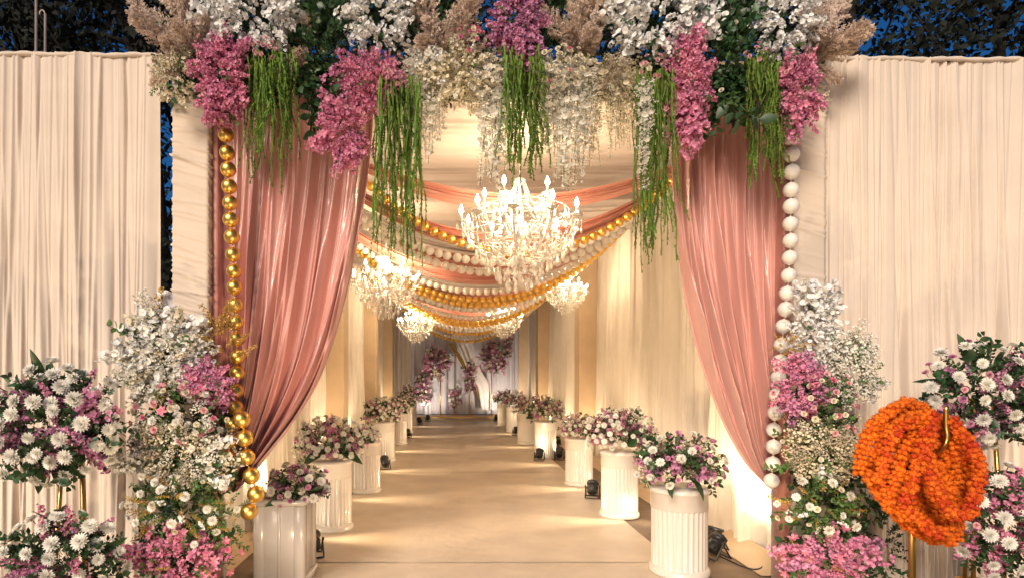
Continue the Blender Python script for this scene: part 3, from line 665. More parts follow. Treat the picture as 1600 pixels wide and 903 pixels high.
# left column (photo 180-390 x 450-903)
o = empty('flower_column', tuple(at(290, 903, 3.95)), 'leafy core of the left flower column beside the gold balls', 'flower column', 'flower columns')
for (px, py, rx, ry) in ((290, 640, 70, 70), (290, 740, 85, 70), (290, 840, 85, 80), (290, 930, 80, 60)):
    arrange(o, at(px, py, 4.0), (rx*.0044, .16, ry*.0044), [('leafy', 30, 1.0), ('leafyl', 10, .9)])
arrange(o, at(350, 800, 3.85), (.18, .1, .35), [('fern', 14, .8), ('leafyl', 8, .8)], inner=.4)
bunch('orchid_bunch', 'white blossom sprays topping the left flower column', 'orchids', CG, 262, 560, 88, 100, 3.84, [('orchid', 30, .95), ('breathw', 34, 1.0), ('cream', 8, .8), ('leafyl', 4, .8), ('golddry', 3, .9)], depth=.18, zmin=-.85, bias=(-.03, 0, .06))
bunch('gold_dried_bunch', 'gold dried sprigs at the top of the left flower column', 'dried flowers', CG, 345, 550, 48, 80, 3.9, [('golddry', 14, .8)], depth=.12, zmin=-.2, bias=(.05, 0, .2))
bunch('pink_flower_bunch', 'mauve pink round bunch beside the gold balls', 'flowers', CG, 325, 600, 52, 46, 3.76, [('mauve', 14, .8), ('pink', 12, .8), ('leafyl', 3, .7)], depth=.12)
bunch('mixed_blossom_bunch', 'pink and cream blossoms in the middle of the left column', 'flowers', CG, 280, 645, 78, 52, 3.72, [('rosec', 20, .68), ('rose', 8, .7), ('lily', 6, .8), ('mum', 9, .6), ('roseh', 4, .6), ('leafyl', 8, .7), ('breathw', 8, .7)], depth=.12)
bunch('white_filler_bunch', 'greyish white filler flowers at mid height of the left column', 'flowers', CG, 280, 708, 100, 66, 3.76, [('breathw', 22, .8), ('breath', 18, .85), ('mum', 12, .6), ('orchid', 8, .65), ('leafy', 10, .8), ('taupe', 8, .7)], depth=.15)
bunch('daisy_bunch', 'white daisies and gold sprigs on the lower left column', 'flowers', CG, 285, 790, 96, 56, 3.72, [('mum', 18, .66), ('golddry', 14, .65), ('leafyl', 18, .7), ('rosec', 8, .6), ('orchid', 5, .6)], depth=.15)
bunch('pink_flower_bunch', 'rose pink bunch at the foot of the left column', 'flowers', CG, 285, 872, 92, 60, 3.72, [('pink', 18, .85), ('lily', 18, .8), ('roseh', 8, .6), ('leafyl', 14, .7), ('leafy', 8, .7), ('golddry', 5, .6), ('mum', 4, .6)], depth=.16)
# right column (photo 1200-1390 x 440-903)
o = empty('flower_column', tuple(at(1295, 903, 3.95)), 'leafy core of the right flower column beside the white balls', 'flower column', 'flower columns')
for (px, py, rx, ry) in ((1280, 640, 65, 80), (1290, 740, 75, 70), (1300, 830, 80, 80), (1300, 930, 80, 60)):
    arrange(o, at(px, py, 4.0), (rx*.0044, .16, ry*.0044), [('leafy', 30, 1.0), ('leafyl', 10, .9)])
arrange(o, at(1375, 850, 3.9), (.22, .12, .38), [('leafy', 26, .8)], inner=.4)
bunch('orchid_bunch', 'white orchid sprays topping the right flower column', 'orchids', CG, 1272, 516, 50, 88, 3.84, [('orchid', 36, .9), ('leafyl', 3, .8)], depth=.15, zmin=-.8, bias=(0, 0, .06))
bunch('white_filler_bunch', 'airy white sprigs spreading right of the column top', 'flowers', CG, 1328, 590, 58, 88, 3.84, [('breathw', 30, .9), ('leafyl', 6, .8)], depth=.14, bias=(.1, 0, .08), zmin=-.6)
bunch('gold_dried_bunch', 'small gold dried sprigs above the right pink bunch', 'dried flowers', CG, 1238, 540, 40, 28, 3.8, [('golddry', 14, .6)], depth=.1)
bunch('pink_flower_bunch', 'mauve pink bunch beside the white balls', 'flowers', CG, 1250, 606, 50, 58, 3.76, [('mauve', 16, .8), ('pink', 12, .8), ('rose', 8, .6), ('leafyl', 3, .7)], depth=.12)
bunch('mixed_blossom_bunch', 'pink and cream blossoms right of the mauve bunch', 'flowers', CG, 1300, 632, 46, 60, 3.70, [('rose', 10, .6), ('roseh', 5, .65), ('rosec', 16, .6), ('leafyl', 8, .7), ('leafy', 6, .7)], depth=.1)
bunch('white_filler_bunch', 'dense cream filler flowers at mid height of the right column', 'flowers', CG, 1282, 704, 78, 62, 3.74, [('breath', 34, .85), ('taupe', 8, .8), ('leafyl', 8, .8), ('rosec', 6, .5)], depth=.15)
bunch('daisy_bunch', 'white daisies and green leaves on the lower right column', 'flowers', CG, 1278, 788, 72, 52, 3.7, [('mum', 15, .68), ('rosec', 8, .6), ('leafyl', 24, .75), ('golddry', 8, .6), ('orchid', 4, .6)], depth=.14)
bunch('pink_flower_bunch', 'rose pink bunch at the foot of the right column', 'flowers', CG, 1292, 874, 84, 56, 3.7, [('pink', 20, .85), ('lily', 10, .75), ('mauve', 10, .8), ('golddry', 5, .6), ('leafyl', 10, .7)], depth=.16)

# ------------------------------------------------------------------ arrangements on gold stands
def bouquet(name, label, group, C, rad, spec, cat='flower arrangement', **kw):
    o = empty(name, tuple(C), label, cat, group); arrange(o, C, np.array(rad)*.62, [('leafy', 26, .7)], inner=.1, **kw); arrange(o, C, rad, spec, **kw); return o
SG = 'arrangements on gold stands'
C = at(88, 665, 3.55); o = bouquet('flower_arrangement', 'large white daisy and mauve arrangement at the far left, upper', SG, C, (.46, .26, .40), [('leafy', 80, .75), ('bigleaf', 12, .7), ('mum', 56, 1.0), ('spike', 22, 1.05), ('mauve', 12, .85), ('rose', 2, .6)])
inst('leaf', LIB['bigleaf'][0], o, basis((.0, -.1, 1), R(180), 1.0, at(66, 620, 3.5)))
bouquet('flower_arrangement', 'white daisy and pink arrangement at the far left, lower', SG, at(105, 868, 3.5), (.42, .24, .30), [('leafy', 64, .72), ('bigleaf', 10, .65), ('mum', 34, 1.02), ('spikep', 22, 1.0), ('spike', 10, 1.0)])
bouquet('flower_arrangement', 'white and mauve arrangement at the far right, upper', SG, at(1535, 612, 3.6), (.42, .24, .34), [('leafy', 70, .72), ('bigleaf', 12, .65), ('mum', 42, .88), ('spike', 14, 1.0), ('rosem', 18, .7), ('rose', 10, .65), ('mauve', 8, .8)])
bouquet('flower_arrangement', 'pink and white arrangement at the far right, lower', SG, at(1572, 822, 3.55), (.32, .22, .38), [('leafy', 60, .7), ('bigleaf', 8, .6), ('mum', 30, .9), ('pink', 18, .85), ('rose', 8, .6), ('lily', 6, .7)])
def gold_stand(label, px, d, ztop):
    b = at(px, 588, d); b.z = 0; o = empty('gold_stand', tuple(b), label, 'stand', 'gold flower stands')
    for k in range(3):
        a = R(90+120*k); g = G(); g.add(*tube([(b.x+.13*math.cos(a), b.y+.13*math.sin(a), 0), (b.x+.06*math.cos(a), b.y+.06*math.sin(a), ztop)], .013, 8)); g.build('leg', X['goldst'], o)
    for zz, rr in ((ztop, .075), (.25, .128)):
        g = G(); a = np.linspace(0, 2*math.pi, 25); g.add(*tube(np.stack([b.x+rr*np.cos(a), b.y+rr*np.sin(a), np.full(25, zz)], 1), .01, 6)); g.build('ring', X['goldst'], o)
gold_stand('gold stand under the far left arrangements', 118, 3.72, 1.25)
gold_stand('gold stand under the far right arrangements', 1532, 3.75, 1.45)

# ------------------------------------------------------------------ marigold garlands on a gold stand
DM = 3.4
b = at(1425, 588, DM+.02); b.z = 0
ms = empty('garland_stand', tuple(b), 'gold pole stand holding the orange marigold garlands', 'stand')
g = G(); g.add(*tube([(b.x, b.y, 0), (b.x, b.y, 1.42)], .019, 10)); g.build('pole', X['goldst'], ms)
q = at(1478, 634, DM-.115); g = G(); g.add(*tube(spline([(q.x, b.y, 1.0), (q.x, b.y-.02, 1.10), (q.x, q.y, 1.22), (q.x, q.y, 1.32), (q.x, q.y, q.z)], 24)[0], .013, 10)); g.build('upper_pole', X['goldst'], ms)
g = G(); g.add(*tube([(b.x, b.y, 1.0), (q.x, b.y, 1.0)], .012, 8)); g.build('cross_arm', X['goldst'], ms)
g = G(); g.add(*lathe([(.17, 0), (.17, .012), (.03, .02), (.025, .06)], 20)); g.build('base_plate', X['goldst'], ms, mw=Matrix.Translation((b.x, b.y, .012)))
def marigold():
    g = G()
    for k in range(34):
        z = 1-2*(k+.5)/34; a = k*2.4; r_ = math.sqrt(1-z*z); n = Vector((r_*math.cos(a), r_*math.sin(a), z))
        V, F = petal5(.5, .5, .10); g.put((V, F, [0]), basis(n, rng.uniform(0, 6.28), 1, n*.74) @ Matrix.Translation((0, -.22, .06)) @ Matrix.Rotation(rng.normal(.30, .2), 4, 'X'))
    g.add(*sphere(.80, 7, 5)); return g.mesh('marigold', [X['mari']], smooth=False)
MG = marigold()
mo = empty('marigold_garlands', tuple(at(1440, 640, DM)), 'heap of orange marigold garlands hung on a gold pole', 'flower garland')
# every rope: photo points and how far it lies in front of the pole
ropes = [([(1446+12*k-6*abs(k-2), 652), (1392+20*k, 690+8*k), (1362+26*k, 738+22*k), (1385+26*k, 752+22*k), (1420+18*k, 720+14*k), (1450+9*k, 664)], .06-.012*k) for k in range(5)]+[
         ([(1470, 660), (1500, 700), (1520, 740), (1508, 790), (1480, 810), (1462, 760)], .07),
         ([(1462, 650), (1438, 700), (1425, 770), (1440, 820), (1468, 832), (1482, 780), (1476, 700)], .05),
         ([(1452, 655), (1420, 690), (1395, 740), (1408, 790), (1442, 815), (1470, 800)], .04),
         ([(1480, 660), (1508, 705), (1512, 760), (1490, 800), (1462, 770), (1455, 700)], .04),
         ([(1448, 640), (1415, 632), (1382, 642), (1360, 676), (1350, 712), (1342, 740)], .0),
         ([(1450, 648), (1422, 652), (1398, 674), (1382, 712), (1370, 748), (1352, 746)], -.12), ([(1446, 648), (1410, 644), (1384, 664), (1368, 698), (1358, 735)], .03), ([(1440, 650), (1405, 655), (1380, 690), (1372, 735)], .05),
         ([(1450, 656), (1434, 668), (1418, 700), (1404, 740), (1392, 776), (1376, 764)], -.04),
         ([(1446, 664), (1440, 700), (1430, 742), (1420, 780), (1412, 806)], -.16),
         ([(1366, 758), (1392, 792), (1420, 816), (1444, 834), (1462, 842)], -.02),
         ([(1404, 792), (1432, 806), (1456, 828), (1480, 834), (1496, 816)], -.12),
         ([(1452, 650), (1448, 690), (1452, 735), (1466, 778), (1492, 808), (1512, 802), (1524, 765), (1528, 728), (1510, 690), (1486, 654)], -.20),
         ([(1462, 690), (1484, 715), (1500, 745), (1508, 775)], -.02), ([(1466, 664), (1490, 694), (1510, 722), (1520, 745)], -.06), ([(1462, 728), (1478, 756), (1492, 785)], .0)]
allm = []; gs = []
for si, (pts, dd) in enumerate(ropes):
    m_ = len(pts)-1
    W3 = [at(px+rnd.uniform(-4, 4), py+rnd.uniform(-4, 4), DM+dd*(.55+.45*math.sin(math.pi*i/m_))) for i, (px, py) in enumerate(pts)]
    P, L = spline(W3, 200); g = G(); g.add(*tube(P[::8], .020, 6)); gs.append(g.build('garland', X['mari'], mo))
    n = int(L/.029); Td = np.gradient(P, axis=0); ph = rng.uniform(0, 6)
    for k in range(n):
        i = int(k/(n-1)*199); t = Vector(Td[i]).normalized(); u = t.orthogonal().normalized(); v = t.cross(u)
        for j in range(5):
            a = ph+j*2*math.pi/5+k*.63+rng.normal(0, .12); off = (u*math.cos(a)+v*math.sin(a))*.024*rng.uniform(.85, 1.15)
            allm.append((np.array(P[i])+np.array(off)+rng.normal(0, .003, 3), si))
allm.sort(key=lambda q: q[0][1])
g = G(); MV = np.array([v.co[:] for v in MG.vertices]); MF = [tuple(p.vertices) for p in MG.polygons]
for i, (p, si) in enumerate(allm):
    M_ = basis(tuple(rng.normal(0, 1, 3)), rng.uniform(0, 6), .0180*rng.uniform(.75, 1.2), p)
    if i < 300: inst('marigold', MG, gs[si], M_)
    else: g.put((MV, MF, [0]*len(MF)), M_)
tag(g.build('marigold_heads', X['mari'], mo, smooth=False), kind='stuff')

# ------------------------------------------------------------------ pedestals and their bouquets
def fluted(r=.205, H=.72, fl=30):
    parts = {}
    n = fl*6; a = np.arange(n)/n*2*math.pi; fr = (np.arange(n) % 6)/6
    dep = .011*np.sin(np.pi*np.clip((fr-.15)/.7, 0, 1))
    rows = [(.06, 0), (.075, 1), (H*.74, 1), (H*.76, 0)]
    V = np.concatenate([np.stack([(r-dep*f)*np.cos(a), (r-dep*f)*np.sin(a), np.full(n, z)], 1) for z, f in rows]); F = []
    for i in range(3):
        for j in range(n):
            k = (j+1) % n; F.append((i*n+j, i*n+k, (i+1)*n+k, (i+1)*n+j))
    g = G(); g.add(V, F); parts['shaft'] = g.mesh('shaft', X['ped'])
    g = G(); g.add(*lathe([(r+.016, 0), (r+.018, .01), (r+.016, .042), (r+.006, .05), (r-.001, .062)], 64)); parts['base'] = g.mesh('base', X['ped'])
    g = G(); g.add(*lathe([(r-.001, H*.757), (r+.004, H*.765), (r+.004, H*.94), (r+.014, H*.95), (r+.017, H*.965), (r+.014, H), (.02, H+.001)], 64)); parts['cap'] = g.mesh('cap', X['ped'])
    return parts
PED = fluted()
PG = 'fluted white pedestals along the walk'
def pedestal(x, y, label, s=1., sz=1.):
    o = empty('pedestal', (x, y, .012), label, 'pedestal', PG)
    for k, me in PED.items(): inst(k, me, o, Matrix.Translation((x, y, .012)) @ Matrix.Diagonal((s, s, sz, 1)))
    return .72*sz
def ped_bouquet(x, y, z, label, kind, s=1., wide=1., n=1.):
    s *= 1.18; C = Vector((x, y, z+.15*s)); c = lambda q: max(2, int(q*n*1.2))
    sp = {'white': [('leafy', c(44), .8), ('breath', c(18), .7), ('mum', c(58), .70), ('spike', c(22), .8), ('mauve', c(12), .8)],
          'mix': [('leafy', c(44), .9), ('frond', c(10), .8), ('mum', c(16), .8), ('rosem', c(24), .66), ('mauve', c(14), .8), ('breath', c(16), .8), ('taupe', c(8), .9)],
          'pink': [('leafy', c(40), .8), ('mum', c(32), .68), ('spikep', c(20), .8), ('mauve', c(18), .8), ('breath', c(10), .8)]}[kind]
    o = empty('flower_arrangement', tuple(C), label, 'flower arrangement', 'bouquets on the pedestals along the walk')
    arrange(o, C, (.32*s*wide, .30*s, .26*s), sp, front=1.1, zmin=-.45, inner=.25)
    for k in range(2):
        a = rnd.uniform(3.4, 6.0); e = C+Vector((math.cos(a)*.42*s, math.sin(a)*.42*s, -.10*s)); v = e-C
        inst('leaf', LIB['bigleaf'][k % 2], o, basis(tuple(v), rnd.uniform(0, 6), v.length/.34, tuple(C)))
def gy(py): return EYE*FPX/(py-VPY)
def gx(px, py): return (px-VPX)*gy(py)/FPX
RPD = [(1061, 894, 1.06, .96, 'mix', 1.0), (968, 806, 1.0, 1.03, 'white', 1.12), (905, 757, .98, .95, 'pink', .8), (852, 715, 1.02, 1.0, 'white', 1.1), (822, 694, 1, 1, 'pink', .95), (802, 675, 1, 1, 'white', 1.1), (787, 664, 1, 1, 'pink', 1.0)]
for k, (px, py, s, sz, kd, bs) in enumerate(RPD):
    x, y = gx(px, py), gy(py)
    h = pedestal(x, y, f'fluted white pedestal on the right of the walk, {ORD[k]} from the entrance', s, sz)
    ped_bouquet(x, y, h, f'{dict(mix="mixed mauve and white", white="white and mauve", pink="pink and white")[kd]} bouquet on the {ORD[k]} pedestal on the right', kd, bs, 1.0, 1 if k < 4 else .5)
LPD = [(518, 826, 1.02, 1.0, 'white', 1.0), (571, 768, 1.0, .95, 'pink', .55), (598, 720, 1.1, 1.02, 'white', 1.05), (622, 694, 1, 1, 'pink', .8), (633, 676, 1, 1, 'white', 1.0), (641, 665, 1, 1.1, 'pink', 1.2)]
for k, (px, py, s, sz, kd, bs) in enumerate(LPD):
    x, y = gx(px, py), gy(py)
    h = pedestal(x, y, f'fluted white pedestal on the left of the walk, {ORD[k]} behind the square one', s, sz)
    ped_bouquet(x, y, h, f'{dict(mix="mixed mauve and white", white="white and mauve", pink="pink and white")[kd]} bouquet on the {ORD[k]} round pedestal on the left', kd, bs, 1.1 if k == 0 else 1, 1 if k < 4 else .5)
# square panelled pedestal, front left
x, y = (438-VPX)*4.4/FPX, 4.55
o = empty('square_pedestal', (x, y, .012), 'square white panelled pedestal at the front left of the walk', 'pedestal')
hw = .185
g = G(); g.add(*bbox(x-hw, x+hw, y-hw, y+hw, .06, .62, .01)); g.build('shaft', X['ped'], o)
for sx, sy in ((-1, -1), (1, -1), (-1, 1), (1, 1)):
    g = G(); cx_, cy_ = x+sx*(hw-.032), y+sy*(hw-.032); g.add(*bbox(cx_-.042, cx_+.042, cy_-.042, cy_+.042, .063, .618, .01)); g.build('corner_strip', X['ped'], o)
g = G(); g.add(*bbox(x-.012, x+.012, y-hw-.008, y-hw+.004, .07, .61, .004)); g.build('panel_bead', X['ped'], o)
g = G(); g.add(*bbox(x-hw-.03, x+hw+.03, y-hw-.03, y+hw+.03, .012, .061, .01)); g.build('base', X['ped'], o)
g = G(); g.add(*bbox(x-hw-.02, x+hw+.02, y-hw-.02, y+hw+.02, .621, .665, .01)); g.build('cap', X['ped'], o)
ped_bouquet(x+.10, y, .60, 'mauve and white bouquet with dark fronds on the square pedestal', 'mix', .70, 1.05)

# ------------------------------------------------------------------ black floor lamps
def can_parts():
    p = {}
    g = G(); g.add(*lathe([(.03, -.13), (.06, -.128), (.078, -.11), (.08, -.03), (.087, -.028), (.087, -.012), (.08, -.01), (.082, .04), (.094, .045), (.094, .075), (.086, .075), (.08, .05), (.03, .045)], 24)); p['body'] = g.mesh('body', X['black'])
    g = G(); g.add(*lathe([(.079, .052), (.06, .060), (.01, .064)], 24)); p['lens'] = g.mesh('lens', X['lens'])
    g = G()
    for k in range(8):
        a = k*math.pi/4; g.add(*box(-.004, .004, .055, .083, -.12, -.035)); V = g.V[-1]; M_ = np.array(rotz(a))[:3, :3]; g.V[-1] = V @ M_.T
    p['cooling_fins'] = g.mesh('cooling_fins', X['black'])
    return p
CAN = can_parts()
def yoke_mesh(sg):
    g = G(); w_ = .108
    pts = [(-w_, 0, .17), (-w_, sg*.04, .10), (-w_, sg*.10, .012), (-w_*.8, sg*.112, .008), (w_*.8, sg*.112, .008), (w_, sg*.10, .012), (w_, sg*.04, .10), (w_, 0, .17)]
    g.add(*tube(spline(pts, 40)[0], .010, 6)); return g.mesh('yoke_leg', X['black'])
YK = [yoke_mesh(1), yoke_mesh(-1)]
g = G(); g.add(*lathe([(.006, 0), (.02, 0), (.022, .016), (.014, .02)], 10)); KNOB = g.mesh('knob', X['black'])
def lamp_can(x, y, aim, label, power, spot=80, blend=.6, size=.82, group='black floor lamps', col=WARM):
    aim = Vector(aim).normalized(); o = empty('floor_lamp', (x, y, .012), label, 'floor lamp', group)
    yaw = math.atan2(-aim.x, aim.y); T = Matrix.Translation((x, y, .012)) @ Matrix.Scale(size, 4)
    B = T @ Matrix.Translation((0, 0, .175)) @ basis(aim)
    for k, me in CAN.items(): inst(k, me, o, B)
    for me in YK: inst('yoke_leg', me, o, T @ Matrix.Rotation(yaw, 4, 'Z'))
    for s in (-1, 1): inst('knob', KNOB, o, T @ Matrix.Rotation(yaw, 4, 'Z') @ Matrix.Translation((s*.105, 0, .175)) @ Matrix.Rotation(s*R(90), 4, 'Y'))
    ld = bpy.data.lights.new('lamp_light', 'SPOT'); ld.energy = power; ld.color = col; ld.spot_size = R(spot); ld.spot_blend = blend; ld.shadow_soft_size = .05
    lo = bpy.data.objects.new('lamp_light', ld); LINK(lo); lo.parent = o
    lo.matrix_basis = Matrix.Translation((0, 0, .175*size)) @ Matrix.Translation(aim*.10*size) @ aim.to_track_quat('-Z', 'Y').to_matrix().to_4x4()
LG = 'black floor lamps along the walk'
PW = 60
RL = [(1118, 872), (926, 778), (874, 718), (843, 720), (806, 680), (776, 658)]
LL = [(488, 870), (601, 733), (637, 684), (655, 663)]
for k, (px, py) in enumerate(RL):
    lamp_can(gx(px, py), gy(py), (.75, .25, .75) if k == 0 else (.25, .8, .8), f'black floor lamp on the right of the walk, {ORD[k]} from the entrance', 45 if k == 0 else 8, 80)
for k, (px, py) in enumerate(LL):
    lamp_can(gx(px, py), gy(py), (-.3, .8, .8), f'black floor lamp on the left of the walk, {ORD[k]} from the entrance', 8, 80)
# lamps added against the walls to wash light across the walk between the pedestals
for k, y in enumerate((5.6, 7.4, 9.6, 12.2, 15.2, 18.2)):
    lamp_can(XL+.42, y, (1, .04, .06), f'added black floor lamp at the foot of the left tunnel wall, {ORD[k]} from the entrance', 240, 50, 1.0)
    lamp_can(XR-.50, y+.7, (-1, .04, .06), f'added black floor lamp at the foot of the right tunnel wall, {ORD[k]} from the entrance', 240, 50, 1.0)
for k, y in enumerate((5.3, 8.3, 10.7, 13.4, 16.1, 19.2)):  # uplights added to warm the tunnel walls
    lamp_can(XR-.40, y, (.30, .15, 1), f'added black floor lamp pointing up the right tunnel wall, {ORD[k]} from the entrance', 44, 100, group='added floor lamps pointing up the walls')
    lamp_can(XL+.30, y+.6, (-.25, .15, 1), f'added black floor lamp pointing up the left tunnel wall, {ORD[k]} from the entrance', 44, 100, group='added floor lamps pointing up the walls')
for x_, lb in ((-.9, 'left'), (1.7, 'right')):  # lamps added to brighten the far backdrop
    lamp_can(x_, YB-1.6, (0, 1, .9), f'added black floor lamp before the far platform on the {lb}', 120, 100, col=(1, .86, .72), group='added floor lamps before the platform')
# unseen lamps added on the ground in front of the entrance, below the picture's edge
for k, (x, y, ax, lb) in enumerate(((-4.3, 2.6, .75, 'added black floor lamp lighting the left curtain wall'), (-.5, 2.0, -.30, 'added black floor lamp lighting the left rose curtain'), (1.15, 2.0, .28, 'added black floor lamp lighting the right rose curtain'), (4.9, 2.6, -.75, 'added black floor lamp lighting the right curtain wall'))):
    lamp_can(x, y, (ax, 1, .72), lb, (62, 100, 100, 62)[k], 110, .8, size=1.3, group='added floor lamps in front of the entrance')
g = G(); P, _ = spline([(gx(1118, 872)+.02, gy(872)+.1, .02), (2.45, 4.75, .016), (2.62, 4.9, .018), (2.55, 5.4, .016), (2.5, 6.5, .016)], 60); g.add(*tube(P, .006, 6))
tag(g.build('power_cable', X['black']), 'black cable running from the front right floor lamp', 'cable')

# ------------------------------------------------------------------ chandeliers
def drop_mesh():
    g = G(); g.add(*lathe([(.001, 0), (.005, -.008), (.006, -.014), (.001, -.022)], 6)); g.add(*lathe([(.001, -.022), (.004, -.034), (.012, -.060), (.013, -.068), (.008, -.078), (.001, -.083)], 8)); return g.mesh('crystal_drop', X['crys'], False)
def chain_mesh(P):
    g = G(); s, L = spline(P, int(1)+40)
    oc = lathe([(.001, -1), (.8, -.35), (.8, .35), (.001, 1)], 6); I = [0]*len(oc[1])
    P2, L = spline(P, max(6, int(L/.022)))
    for p in P2: g.put((oc[0], oc[1], I), basis((0, 0, 1), rng.uniform(0, 3), .0085, p))
    return g.mesh('bead_chain', X['crys'], False)
DROP = drop_mesh()
def arm_mesh(rad, z0, z1, sag):
    P = spline([(.03, 0, z0), (rad*.35, 0, z0-sag), (rad*.75, 0, z0-sag*.55), (rad*.97, 0, z1-.10), (rad, 0, z1-.03)], 26)[0]
    g = G(); g.add(*tube(P, .0095, 7)); 
    P = spline([(rad*.30, 0, z0-sag*.9), (rad*.42, 0, z0+.02), (rad*.58, 0, z0-.01), (rad*.52, 0, z0-.06)], 16)[0]; g.add(*tube(P, .006, 5)); return g.mesh('arm', X['crys'])
g = G(); g.add(*lathe([(.006, 0), (.03, .004), (.05, .018), (.054, .024), (.045, .020), (.012, .008)], 12)); DISH = g.mesh('dish', X['crys'])
g = G(); g.add(*lathe([(.011, 0), (.011, .075), (.006, .08)], 8)); CNDL = g.mesh('candle', X['candle'])
g = G(); g.add(*lathe([(.008, 0), (.019, .018), (.021, .032), (.012, .060), (.001, .085)], 8)); BULB = g.mesh('bulb', X['bulb'])
g = G(); g.add(*lathe([(.001, -.62), (.018, -.56), (.022, -.47), (.008, -.44), (.03, -.40), (.05, -.36), (.045, -.31), (.016, -.27), (.014, -.18), (.04, -.14), (.045, -.10), (.015, -.05), (.012, .10), (.035, .14), (.02, .20), (.012, .36), (.05, .40), (.055, .42), (.01, .44)], 14)); COLM = g.mesh('column', X['crys'])
ARM1, ARM2 = arm_mesh(.56, -.16, .02, .14), arm_mesh(.34, -.02, .22, .10)
CH1 = [chain_mesh([(.05, 0, .40), (.16, 0, .14), (.33, 0, .05), (.52, 0, .02)]), chain_mesh([(.05, 0, .40), (.10, 0, .26), (.20, 0, .21), (.33, 0, .22)])]
a1 = R(36)
CH2 = chain_mesh([(.55, 0, .0), (.55*math.cos(a1/2)*1.0, .55*math.sin(a1/2), -.09), (.55*math.cos(a1), .55*math.sin(a1), .0)])
CH3 = chain_mesh([(.54, 0, -.02), (.36, 0, -.26), (.20, 0, -.36), (.04, 0, -.42)])
def chandelier():
    o = empty('chandelier', (0, 0, 0), 'x', 'chandelier', 'crystal chandeliers over the walk')
    inst('column', COLM, o)
    for n, rad, zt, am, off in ((10, .56, .02, ARM1, 0), (5, .34, .22, ARM2, .3)):
        for k in range(n):
            a = 2*math.pi*k/n+off; Rm = rotz(a); arm = inst('arm', am, o, Rm)
            L = Matrix.Translation((rad, 0, zt-.03))
            for nm, me, dz in (('dish', DISH, 0), ('candle', CNDL, .012), ('bulb', BULB, .09)):
                c = bpy.data.objects.new(nm, me); LINK(c); c.parent = arm; c.matrix_basis = L @ Matrix.Translation((0, 0, dz))
            for j in range(5):
                b_ = j*2*math.pi/5+.3; c = bpy.data.objects.new('crystal_drop', DROP); LINK(c); c.parent = arm; c.matrix_basis = L @ Matrix.Translation((.05*math.cos(b_), .05*math.sin(b_), .018))
            c = bpy.data.objects.new('bead_chain', CH1[0 if n == 10 else 1]); LINK(c); c.parent = arm
            if n == 10:
                for me in (CH2, CH3): c = bpy.data.objects.new('bead_chain', me); LINK(c); c.parent = arm
    for rr, zz, n in ((.50, -.12, 30), (.42, -.22, 26), (.32, -.32, 22), (.22, -.42, 16), (.12, -.50, 9), (.46, .10, 16), (.25, .18, 12), (.28, -.20, 16)):
        for k in range(n):
            a = 2*math.pi*(k+rnd.random()*.4)/n; inst('crystal_drop', DROP, o, Matrix.Translation((rr*math.cos(a), rr*math.sin(a), zz+rnd.uniform(-.02, .02))) @ Matrix.Scale(rnd.uniform(1.0, 1.8), 4))
    g = G()
    for rr, zz in ((.50, -.115), (.42, -.215), (.32, -.315), (.22, -.415), (.12, -.495), (.46, .105), (.25, .185), (.28, -.195)):
        a = np.linspace(0, 2*math.pi, 33); g.add(*tube(np.stack([rr*np.cos(a), rr*np.sin(a), np.full(33, zz)], 1), .004, 5))
        for k in range(4): a = k*math.pi/2; g.add(*tube([(rr*math.cos(a), rr*math.sin(a), zz), (.01, 0, zz+.05)], .003, 4))
    g.build('drop_rings', X['crys'], o)
    g = G(); g.add(*tube([(0, 0, .43), (0, 0, 2.0)], .006, 6)); g.build('hanging_rod', X['pole'], o)
    return o
CHL = [(812, 350, 5.6, 1.02, 'large crystal chandelier nearest the entrance'), (603, 440, 8.0, .82, 'crystal chandelier at the left behind the long green strands'), (884, 455, 9.6, .62, 'crystal chandelier at the right just behind the nearest one'),
       (650, 505, 12.6, .7, 'small far crystal chandelier on the left'), (788, 498, 12.8, .7, 'small far crystal chandelier on the right')]
ch0 = chandelier()
CHP = 76
for k, (px, py, d, s, lb) in enumerate(CHL):
    o = ch0 if k == 0 else copy_tree(ch0)
    o.location = at(px, py, d); o.scale = (s, s, s); o.rotation_euler = (0, 0, .1+k*.4); o['label'] = lb
    rod = [c for c in o.children if c.name.startswith('hanging_rod')][0]
    top = (ZC-.02-o.location.z)/s; rod.scale = (1, 1, (top-.43)/1.57); rod.location = (0, 0, .43-.43*rod.scale.z)
for k, (px, py, d, s, lb) in enumerate(CHL):
    o = [q for q in bpy.data.objects if q.get('label') == lb][0]
    lp_ = ((.3, 0, .14), (-.15, .26, .14), (-.15, -.26, .14)) if k == 0 else ((0, 0, .30),)
    for (dx, dy, dz) in lp_:
        ld = bpy.data.lights.new('candle_light', 'POINT'); ld.energy = CHP/len(lp_); ld.color = WARM; ld.shadow_soft_size = .10
        lo = bpy.data.objects.new('candle_light', ld); LINK(lo); lo.parent = o; lo.location = (dx, dy, dz)

